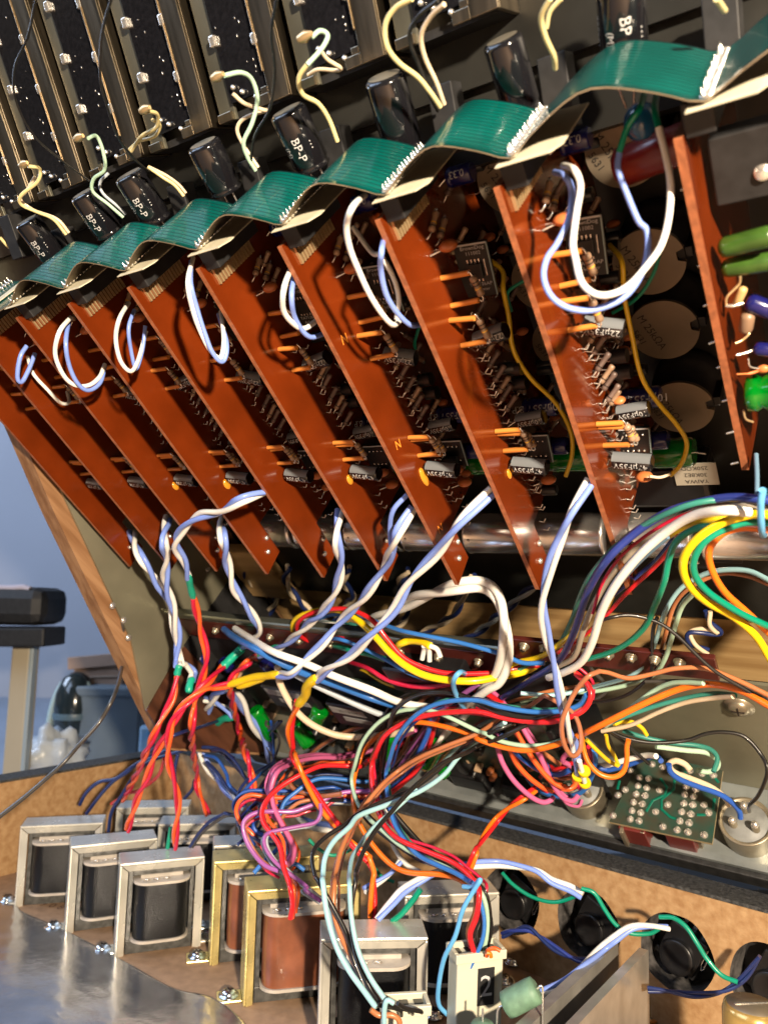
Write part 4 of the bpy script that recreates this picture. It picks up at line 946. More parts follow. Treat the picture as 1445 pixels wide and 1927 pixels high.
for (x, y) in [(280, 450), (360, 460), (265, 525), (345, 543), (150, 560), (460, 565), (248, 600), (330, 615), (225, 675), (305, 690), (210, 752), (290, 770), (425, 760), (195, 828), (275, 845), (40, 795), (85, 610), (490, 355), (700, 535), (790, 560), (690, 605), (770, 622), (680, 685),
               (762, 698), (535, 695), (865, 698), (660, 762), (745, 782), (905, 770), (645, 845), (730, 862), (620, 925), (718, 945), (490, 895), (865, 970), (950, 430), (845, 415), (735, 390), (195, 385), (395, 330)]:
    p = bp(x, y); q.lathe(p, p + Vector((0, 0, 1)), [(0, .00175), (.0005, .00155), (.0011, .0010), (.0015, .0005), (.0024, .0002)], solder, 10)
q.build('solder_blobs', rg)
q = MB()
for pl_ in (((470, 460), (530, 540), (510, 610), (400, 660), (340, 760)), ((600, 470), (590, 560), (480, 650), (480, 740), (560, 810), (620, 830)), ((960, 640), (950, 740)), ((960, 450), (1000, 500)), ((100, 480), (80, 560)), ((800, 790), (880, 790)), ((690, 400), (740, 470), (760, 540))):
    q.tube([bp(*p) + Vector((0, 0, .0001)) for p in pl_], .0007, trace, 6)
o = q.build('tracks', rg); o.scale = (1, 1, .25)
for v_ in (0, 1):
    a = bp(200 + v_ * 430, 900 + v_ * 60); MB().box((a.x - .006, a.y - .001, -.016), (a.x + .006, a.y + .014, -.0018), mat('relay_red', (.13, .02, .015), .35)).build('relay', rg, I4, .0005)
for x in (110, 300, 540, 790): a = bp(x, 900); MB().box((a.x - .0009, a.y - .002, -.017), (a.x + .0009, a.y + .012, -.0018), nickel).build('relay_bracket', rg, I4, .0002)
# ------------------------------------------------------------------ wiring (outlines read off the photograph, each with its own depth)
WL = ('white', 'lilac'); RO = ('crimson', 'vermilion'); gA = 'twisted white and lilac pairs from the cards'; gN = 'dark twisted pairs over the wooden plank'
SG, SY, SR = shrinkg, shrinky, mat('red_shrink', WC['red'], .35)
pair('white and lilac pair leaving the leftmost card, ending in the lowest green sleeve', WL, 12, 0.040, ['g', (715, 290, 12), (760, 420, -2), (850, 560), (930, 700, -8), 'A', (900, 440), (950, 480), (1030, 560, .40), (1010, 640, .395)], gA, [(SG, 13, ['A', (1020, 610, .395), (1000, 660), (985, 740, .39)])])
pair('white and lilac pair leaving the second card, ending in a short green sleeve', WL, 12, 0.040, ['g', (912, 215, 10), (892, 340, -6), (905, 440), (900, 560), (940, 700, -12), (965, 830), 'A', (890, 430, .39), (890, 500, .385)], gA, [(SG, 12, ['A', (905, 490, .385), (890, 540), (880, 590, .385)])])
pair('white and lilac pair arching over the card from the right, ending in a green sleeve', WL, 13, 0.050, ['g', (1450, 75, 2), (1310, 120, -8), (1200, 180), (1070, 210), (985, 290, -10), (955, 365), (1000, 450), (1025, 540, -10)], gA, [(SG, 12, ['g', (1025, 530, -10), (1035, 590), (1052, 655, -10)])])
pair('white and lilac pair hanging from the fourth card and passing behind the thick blue cable', WL, 12, 0.046, ['g', (1200, 225, 8), (1212, 330, -5), (1235, 450), (1275, 600), (1370, 740, -2), (1410, 830), 'B', (360, 260), (270, 330, 0)], gA, [(SG, 15, ['B', (280, 330, 0), (190, 410), (140, 460), (90, 510, .40)])])
pair('white and lilac pair hanging from the fifth card into the mint sleeve', WL, 12, 0.046, ['h', (550, 170, 8), (532, 330, -5), (552, 480), (520, 620), (450, 730), (370, 800, -2), (280, 880), (190, 940), 'B', (420, 400, 2)], gA, [(SG, 12, ['B', (590, 330, 0), (520, 350), (470, 365), (390, 410, 2)])])
pair('white and lilac pair leaving the sixth card, ending in the long yellow sleeve', WL, 13, 0.050, ['h', (945, 160, 4), (860, 300, -5), (825, 400), (790, 480), (700, 620), (630, 700), (540, 790, -5), (455, 900), (370, 980), 'B', (720, 570, -24), (600, 580, -22)], gA, [(SY, 14, ['B', (600, 575, -22), (480, 590), (340, 610), (150, 670, .385)]), (SY, 11, ['B', (480, 600, -21), (360, 650), (230, 690, -24)])])
single('single lilac wire branching off the sixth card beside its white pair', 'lilac', 12, ['h', (915, 88, 4), (840, 170, 0), (820, 270), (830, 400, -3)])
pair('long white and lilac pair running diagonally from the seventh card to the yellow sleeve', WL, 14, 0.065, ['h', (1380, 65, 4), (1200, 240, -6), (1080, 400), (930, 560, -10), (840, 720), (700, 870, -20), (600, 970), (480, 1040), (425, 1095, -24)], gA, [(SY, 17, ['h', (420, 1085, -24), (370, 1130), (360, 1180), (320, 1235, -25)])])
pair('long white and lilac pair hanging free at the centre right, ending in yellow collars', WL, 14, 0.071, ['i', (482, 10, 2), (375, 190, -8), (320, 320), (260, 480, -12), (220, 680), (240, 850), (290, 1050, -18), (330, 1250), (370, 1400, -22), 'I', (870, 150), (890, 300, -22)], gA)
single('lilac wire end with printed marks in the middle of the coloured tangle', 'lilac', 12, ['I', (875, 250, -23), (885, 330), (900, 445, -24)]); single('white wire end with printed marks beside the lilac one', 'white', 12, ['I', (915, 300, -24), (940, 400), (962, 490, -25)])
for x, y, l in ((905, 440, 'pale yellow collar at the lilac wire end'), (965, 500, 'yellow collar at the white wire end'), (960, 395, 'flat yellow collar behind the two wire ends')):
    p = PN(*px('I', x, y), -.024); MB_ = MB().lathe(p - WD(KV) * .001, p + WD(KV) * .001, [(0, .0022), (.0004, .0024), (.0016, .0024), (.002, .0021)], SY, 18); tag(MB_.build('cable_collar'), l, 'collar')
pair('thick glossy white pair arching over the plank and down at the centre', ('white', 'white'), 19, .09, ['h', (560, 900, 30), (740, 770, 20), (880, 700), (1000, 640), (1180, 590, 10), (1320, 580), (1400, 640), (1440, 760), 'D', (248, 250, 0), (235, 450), (170, 620), (60, 700, -6), 'M', (1050, 930), (960, 1010), (880, 1100), (800, 1190, 5)])
pair('white and lilac pair snaking down left of the red twisted pair to the transformers', WL, 13, 0.056, ['B', (150, 720, -18), (240, 800), (310, 940), (420, 1100), (500, 1240), (540, 1400, -20), 'G', (560, 380, .44), (620, 560), (650, 680), (770, 800), (900, 880), (1090, 910, .42)])
pair('short white and lilac loop ending in the leftmost dangling green sleeve', WL, 11, 0.046, ['A', (1340, 690, -16), (1230, 760), (1180, 860), (1130, 960, -20)], None, [(SG, 13, ['A', (1150, 950, -20), (1120, 1005, -22)])])
pair('white and lilac loop ending in a horizontal green sleeve', WL, 10, 0.046, ['A', (1090, 790, -16), (1180, 810), (1260, 850), (1350, 900), (1400, 960, -18)], None, [(SG, 13, ['A', (1390, 965, -18), (1300, 980), (1240, 1025, -20)])])
pair('pale blue-white pair passing over the dark wires left of the tangle', WL, 11, 0.062, ['A', (985, 920, -25), (1060, 1080), (1080, 1240, -30), (1170, 1430), 'F', (1260, 480, .47), (1440, 640), 'G', (160, 600), (330, 760, .43)])
for i, sp in enumerate((['h', (40, 480, 55), (50, 550), (110, 590), (190, 625), (185, 700), (100, 780, 50)], ['h', (270, 480, 52), (255, 560), (310, 650), (375, 715, 50)], ['h', (600, 490, 52), (565, 560), (620, 640), (580, 690), (520, 770, 50)],
                        ['h', (920, 500, 50), (870, 580), (900, 660), (912, 730), (880, 790), (800, 850, 48)], ['h', (1270, 530, 48), (1225, 620), (1175, 730), (1080, 800), (930, 870, 44)], ['i', (190, 580, 46), (100, 640), (40, 700), 'h', (1390, 760, 42), (1310, 830), (1190, 900, 40)], ['E', (900, 0, 48), (915, 110), (1000, 200), (850, 180), (730, 200), (760, 300), (900, 370, 44)])):
    pair(['dark navy and cream twisted pair at the left end of the plank', 'navy and cream twisted pair, second from the left on the plank', 'navy and cream twisted pair behind the long lilac pair', 'navy and cream twisted pair bent in the middle of the plank', 'navy and cream twisted pair below the glued card', 'navy and grey twisted pair right of the thick white pair', 'navy and cream twisted pair curled at the right of the plank'][i], ('navy', 'cream' if i != 5 else 'grey'), 11, .028, sp, gN)
# red pairs down to the transformers
gR = 'red and orange twisted pairs to the transformers'
pair('red twisted pair, leftmost, falling from the short green sleeve to the leftmost transformer', RO, 9.5, 0.041, ['A', (880, 590, .385), (845, 780, .382), (760, 950), (680, 1110, .378), (600, 1280, .39), 'F', (530, 390), (460, 530), (390, 650, .46)], gR)
pair('red twisted pair from the long yellow sleeve curving left and down', RO, 10, 0.043, ['B', (150, 670, .385), (0, 700, .38), 'A', (1130, 720), (960, 840, .37), (850, 970), (810, 1130, .372), (800, 1280), 'F', (820, 370), (880, 580), (890, 740), (870, 940), (865, 1090, .40)], gR)
pair('red twisted pair from the left green sleeve crossing the others to the second transformer', RO, 10, 0.043, ['A', (1300, 500, .40), (1180, 630, .385), (1080, 720), (950, 850, .375), (850, 1010), (780, 1130, .375), 'F', (680, 250), (610, 450), (530, 620), (470, 800), (430, 930, .41)], gR)
pair('red twisted pair from the hanging green sleeve down past the dark wires', RO, 9.5, 0.043, ['g', (1052, 650, -10), (1090, 820, -14), (1122, 960), (1100, 1090, .385), (1062, 1200), 'A', (1040, 870), (1015, 1070, .385), (1025, 1270), 'F', (1060, 420, .46), (1070, 560), (1120, 680), (1165, 790, .47)], gR)
pair('red twisted pair from the mint sleeve running steeply down to the tangle', RO, 10, 0.041, ['B', (400, 415, 2), (330, 460, -12), (220, 550), (160, 680, -22), (190, 880), (250, 1110), (320, 1310, -25), 'G', (300, 230, .40), (350, 420), (375, 600), (385, 780, .39)], gR)
pair('bold red and orange twisted pair from the small yellow sleeve down to the centre transformers', ('red', 'orange'), 12, 0.070, ['B', (775, 830, -25), (725, 960, -27), (700, 1100), (730, 1270, -35), (780, 1400), 'G', (740, 270, .36), (820, 430), (910, 580), (1010, 740), (1140, 900, .34), (1250, 1040), (1400, 1180), 'H', (210, 1200), (255, 1310), (250, 1400), 'k', (725, 870, .335)], gR, [(SR, 15, ['G', (1080, 850, .345), (1140, 890), (1200, 960, .34)])])
pair('orange and red twisted pair over the rail to the floor at the centre', ('red', 'orange'), 10, 0.054, ['I', (520, 555, -15), (400, 640, -22), (280, 720), (170, 830, -30), (80, 950), (0, 1080), 'H', (1180, 1130, .33), (1110, 1300, .33)], gR)
single('thin red wire running from the left red pair to the back transformer', 'red', 8, ['F', (770, 280, .39), (720, 420), (640, 500), (520, 575), (430, 600), (290, 690, .47)])
single('short green sleeve standing at the back transformer', 'green', 9, ['F', (825, 905, .41), (810, 1000), (795, 1095, .41)])
# navy thin leads
for l, c_, sp in (('thin navy lead looping far left over the chipboard', 'navy', ['F', (0, 700, .48), (60, 590), (180, 490), (330, 460), (480, 350), (640, 250), (740, 150, .47)]), ('thin navy lead just inside the far left loop', 'navy', ['F', (60, 780, .48), (180, 620), (300, 490), (420, 410), (520, 330), (640, 280), (800, 200), (950, 180, .46)]),
                  ('navy lead down to the gap between the two left transformers', 'navy', ['F', (260, 940, .45), (290, 760), (390, 600), (500, 430), (630, 310), (850, 230), (1060, 180), (1250, 190), (1400, 280, .44)]), ('blue-black lead arching right of the red pairs', 'navy', ['F', (960, 200, .46), (1150, 180), (1300, 230), (1440, 380), 'G', (150, 290), (300, 460), (430, 700, .42)]),
                  ('blue lead bending into the tangle from the left', 'blue', ['F', (1140, 250, .45), (1240, 280), (1330, 420), (1440, 560), 'G', (150, 520), (270, 640), (310, 760, .42)]), ('navy lead right beside the pale pair', 'navy', ['F', (1150, 310, .45), (1240, 400), (1420, 570), 'G', (150, 560), (280, 640, .43)]),
                  ('dark lead rising from the second transformer to the tangle', 'navy', ['F', (1000, 1080, .40), (1080, 960), (1180, 850), (1290, 790), (1440, 785), 'G', (130, 780), (300, 830, .39)]), ('second dark lead hugging the first behind the gold frame', 'charcoal', ['F', (1020, 1080, .40), (1110, 950), (1200, 880), (1320, 800), (1440, 795, .39)]),
                  ('thin navy vertical lead behind the crossing red pairs', 'navy', ['F', (890, 240, .46), (860, 400), (880, 560), (890, 640, .46)]), ('dark pointed lead right of the vertical red pair', 'navy', ['F', (1040, 480, .47), (1020, 560), (950, 640, .48)]), ('navy lead from the dangling sleeve to the left', 'navy', ['A', (1250, 1000, -22), (1100, 1050), (900, 1110, .385), (760, 1180, .385), (620, 1300, .40)]),
                  ('navy coil in the tangle left of the magenta loops', 'navy', ['G', (0, 200, .44), (100, 210), (220, 330), (330, 520), (440, 740, .40)])):
    single(l, c_, 8, sp)
# the big harness at the right
B_ = 'wires of the thick multicolour harness'
H = [('dark green wire lying along the top edge of the harness', 'teal', 12, ['i', (1290, 105, 0), (1000, 150, -4), (700, 300), (500, 500), (420, 650), (370, 790), (280, 930), (60, 1060, 2)]),
     ('thick indigo cable forming the upper edge of the harness', 'indigo', 18, ['i', (1500, 130, -6), (1400, 115, -6), (1240, 105), (1080, 130), (900, 185), (720, 300), (560, 455, -8), (460, 630), (385, 850), (300, 1000), (150, 1100), (0, 1195, -4)]),
     ('thick taupe cable second in the harness', 'taupe', 16, ['i', (1450, 160, -5), (1330, 140, -5), (1150, 150), (950, 225), (790, 325), (620, 490), (510, 660), (440, 830), (390, 970), (290, 1030, -3)]),
     ('thin red wire between the taupe and white cables', 'crimson', 8, ['i', (1100, 175, -4), (970, 205), (800, 300), (640, 430), (540, 580, -4), (490, 740)]),
     ('thick cream white cable sweeping down through the harness', 'white', 20, ['i', (1345, 185, -12), (1220, 175, -14), (1050, 200), (900, 285), (740, 425), (610, 590), (535, 740), (490, 890), (430, 1000), (340, 1055), (250, 1085, -12)]),
     ('thick yellow cable under the white one', 'yellow', 16, ['i', (1320, 215, -4), (1150, 225, -4), (1000, 260), (850, 350), (720, 470), (620, 590), (560, 720), (480, 850, 6)]),
     ('yellow cable reappearing below the harness at its lower left', 'yellow', 13, ['i', (430, 790, 5), (340, 880), (210, 970), (60, 1010, 2), 'h', (1400, 1090)]),
     ('slate blue wire under the thick yellow cable', 'slate', 10, ['i', (900, 320, -8), (760, 440), (640, 570), (570, 680), (510, 800, -7)]),
     ('red wire leaving the harness diagonally', 'red', 10, ['i', (960, 310, 0), (900, 400, -2), (820, 490), (680, 620), (570, 740, -2), (440, 860), (300, 950, 0)]),
     ('navy wire behind the diagonal red wire', 'indigo', 10, ['i', (930, 330, 6), (830, 450), (700, 560), (600, 640, 6)]),
     ('thick green cable bending down to the left end', 'green', 15, ['i', (1180, 255, -5), (1050, 275), (950, 340), (905, 440), (880, 560, -7), (830, 690), (780, 800), (690, 890), (580, 950), (460, 985, -4)]),
     ('fat yellow cable looping down at the right edge', 'yellow', 20, ['i', (1520, 215, -12), (1445, 200, -12), (1340, 200), (1180, 250), (1050, 340), (985, 450), (1010, 570), (1110, 670), (1260, 755), (1380, 860), (1460, 990, -12)]),
     ('fat green cable nested inside the yellow loop', 'green', 17, ['i', (1520, 250, -10), (1445, 242, -10), (1300, 245), (1130, 320), (1050, 420), (1045, 520), (1120, 620), (1270, 720), (1390, 780), (1480, 820, -10)]),
     ('fat orange cable nested inside the green loop', 'orange', 17, ['i', (1520, 290, -8), (1440, 280, -8), (1320, 268), (1200, 300), (1125, 390), (1140, 500), (1210, 620), (1330, 730), (1470, 860, -8)]),
     ('aqua wire arching under the orange cable and down', 'aqua', 11, ['i', (1460, 560, 5), (1340, 505), (1200, 500), (1080, 530), (960, 610), (880, 740), (840, 870), (790, 990), (700, 1075), (520, 1130, 2), (300, 1180), (100, 1170)]),
     ('brown wire following the aqua arch', 'copper', 10, ['i', (1460, 580, 5), (1330, 530), (1180, 520), (1020, 595), (935, 690), (890, 840), (850, 970), (780, 1050), (600, 1110), (300, 1150), (100, 1200), (0, 1230, 0)]),
     ('mint wire next to the brown arch', 'mint', 11, ['i', (1040, 625, 4), (975, 700), (930, 840), (885, 980), (820, 1070), (700, 1120), (500, 1160), (300, 1170), (100, 1215, 0)]),
     ('black wire arching right across all the harness arches', 'black', 9, ['E', (-120, 110, -8), (0, 65, -10), (150, 38), (300, 55), (480, 120), (640, 240), (800, 400), (970, 550), (1200, 690), (1460, 830, -12)]),
     ('long copper brown wire crossing right above the shield plate', 'copper', 11, ['D', (1080, 545, -12), 'E', (0, 560, -12), (180, 610), (400, 570), (600, 522), (860, 518), (1080, 590), (1280, 680), (1460, 770, -14)]),
     ('brown wire forming a long narrow loop round the lilac pair end', 'brown', 11, ['D', (1100, 545, -12), (1000, 590, -16), (900, 700), (810, 860), (755, 1020), (775, 1200), (850, 1315), (920, 1260), (930, 1130), (900, 1000), (840, 910), (700, 820), (600, 770, -12), (540, 810), (440, 870), (300, 880, -8)]),
     ('pale green wire arching beside the orange one', 'mint', 11, ['E', (-30, 1050, -8), (0, 1020), (200, 880), (400, 730), (550, 660), (700, 648), (860, 655, -8)]),
     ('bright orange wire arching over the shield plate', 'orange', 13, ['E', (1470, 870, -16), (1250, 745), (1050, 680), (850, 668), (620, 715), (300, 850), (0, 1000, -16), 'D', (1000, 1090), (930, 1120), (700, 1215), (450, 1265), (220, 1235), (0, 1165, -20), 'M', (1150, 1125), (900, 1050), (650, 1010), (450, 1060), (260, 1160), (140, 1370), 'H', (150, 250, .37), (80, 450), (75, 680), (120, 850), (230, 1040), (390, 1220), (560, 1310), (850, 1330), (1020, 1370), (1130, 1440, .30)]),
     ('dark teal wire below the orange arch', 'teal', 11, ['E', (0, 1030, -8), (100, 980), (400, 870), (700, 790), (950, 750), (1150, 765, -8)]),
     ('cream wire ending at the screw on the shield plate', 'cream', 11, ['E', (-60, 1090, -10), (200, 1035), (450, 920), (700, 830), (950, 790), (1130, 775, -10)]),
     ('short yellow wire end curled over the lower bay', 'ochre', 10, ['E', (50, 1035, -6), (130, 1008), (220, 1010), (300, 1060), (345, 1125, 0)]),
     ('long black wire looping over the shield plate to the right socket', 'black', 9, ['E', (0, 1080, -6), (150, 1150), (400, 1195), (700, 1175), (880, 1115), (1050, 1100), (1230, 1140), (1380, 1300), 'K', (1440, 400, -4), (1360, 610), (1280, 700), (1275, 760, -1)]),
     ('teal wire folding back over the shield plate', 'teal', 11, ['E', (130, 1085, 6), (300, 1140), (550, 1195), (800, 1220), (930, 1260), (985, 1340), 'K', (950, 400, 0)]),
     ('mint wire folding back just below the teal one', 'mint', 12, ['K', (430, 170, 0), (700, 205), (880, 225), (980, 290), (985, 360), (900, 400), (800, 385, 6)]),
     ('cream wire curling from the green board to the right socket', 'cream', 14, ['K', (740, 385, -2), (690, 330), (610, 300), (550, 330), (590, 400), (740, 460), (930, 540), (1060, 640), (1090, 700, 2)]),
     ('royal blue wire running beside it into the right socket', 'blue', 13, ['K', (545, 330, -3), (560, 400), (640, 465), (800, 530), (1000, 600), (1120, 680), (1185, 760), (1195, 820, -3)]),
     ('blue wire hooked over the top corner of the green board', 'blue', 12, ['I', (1000, 350, -8), (1150, 375), 'K', (0, 385, -6), (200, 330), (350, 270), (440, 265), (475, 300, -4)]),
     ('white wire hooked beside it at the green board', 'white', 13, ['I', (1060, 350, -5), 'K', (0, 335, -5), (200, 280), (340, 250), (430, 258, -4)]),
     ('orange wire hanging in a deep loop in front of the green board', 'orange', 12, ['I', (930, 60, -12), (955, 200, -16), (1000, 320), (1100, 420), (1220, 448), (1310, 400), (1345, 290), (1345, 180), (1360, 110, -10)]),
     ('ochre wire bent to a point over the green board', 'ochre', 10, ['I', (980, 110, -10), (1080, 210), (1180, 300), (1265, 345, -10)]), ('second ochre wire ending at the same point', 'ochre', 9, ['I', (1158, 65, -6), (1175, 160), (1225, 240), (1270, 340, -9)]),
     ('grey wire passing over the shield plate toward the right edge', 'charcoal', 9, ['E', (330, 640, 0), (700, 635), (1000, 650), (1300, 720), (1450, 800, -4)]), ('black curved wire under the brown loop', 'charcoal', 9, ['D', (1000, 480, 8), (1050, 560), (1130, 640), (1160, 720), (1080, 790), (1020, 790, 8)]),
     ('glossy black wire curving below the copper arches', 'black', 9, ['D', (1020, 825, 0), (1200, 810), (1370, 750), 'E', (330, 640, 2), (390, 560), (400, 200), (440, 60, 12)]), ('thin black lead dropping onto the green board', 'black', 8, ['K', (0, 30, -2), (150, 140), (370, 330, -4)]),
     ('light blue wire rising behind the right card to the tie', 'slate', 11, ['f', (1380, 1170, 10), (1385, 1280), 'i', (1385, 100, -4)])]
for l, c_, w_, sp in H: single(l, c_, w_, sp, group=B_)
tie = MB().tube(smooth([p for p in path(['i', (1415, 70, -16), (1405, 150, -17), (1412, 290, -16), (1425, 300, -4), (1428, 180, 4), (1422, 75, -4), (1414, 68, -16)])[0]], 6), .00085, wm('sky'), 8).build('cable_tie'); tag(tie, 'light blue lacing tie round the harness at the right edge', 'cable tie')
tie = MB().tube(smooth([p for p in path(['M', (1095, 575, -4), (1040, 555, -12), (985, 620, -15), (985, 710), (1040, 830), (1085, 890, -10)])[0]], 6), .0011, wm('sky'), 8).build('cable_tie'); tag(tie, 'light blue lacing tie at the middle of the harness', 'cable tie')
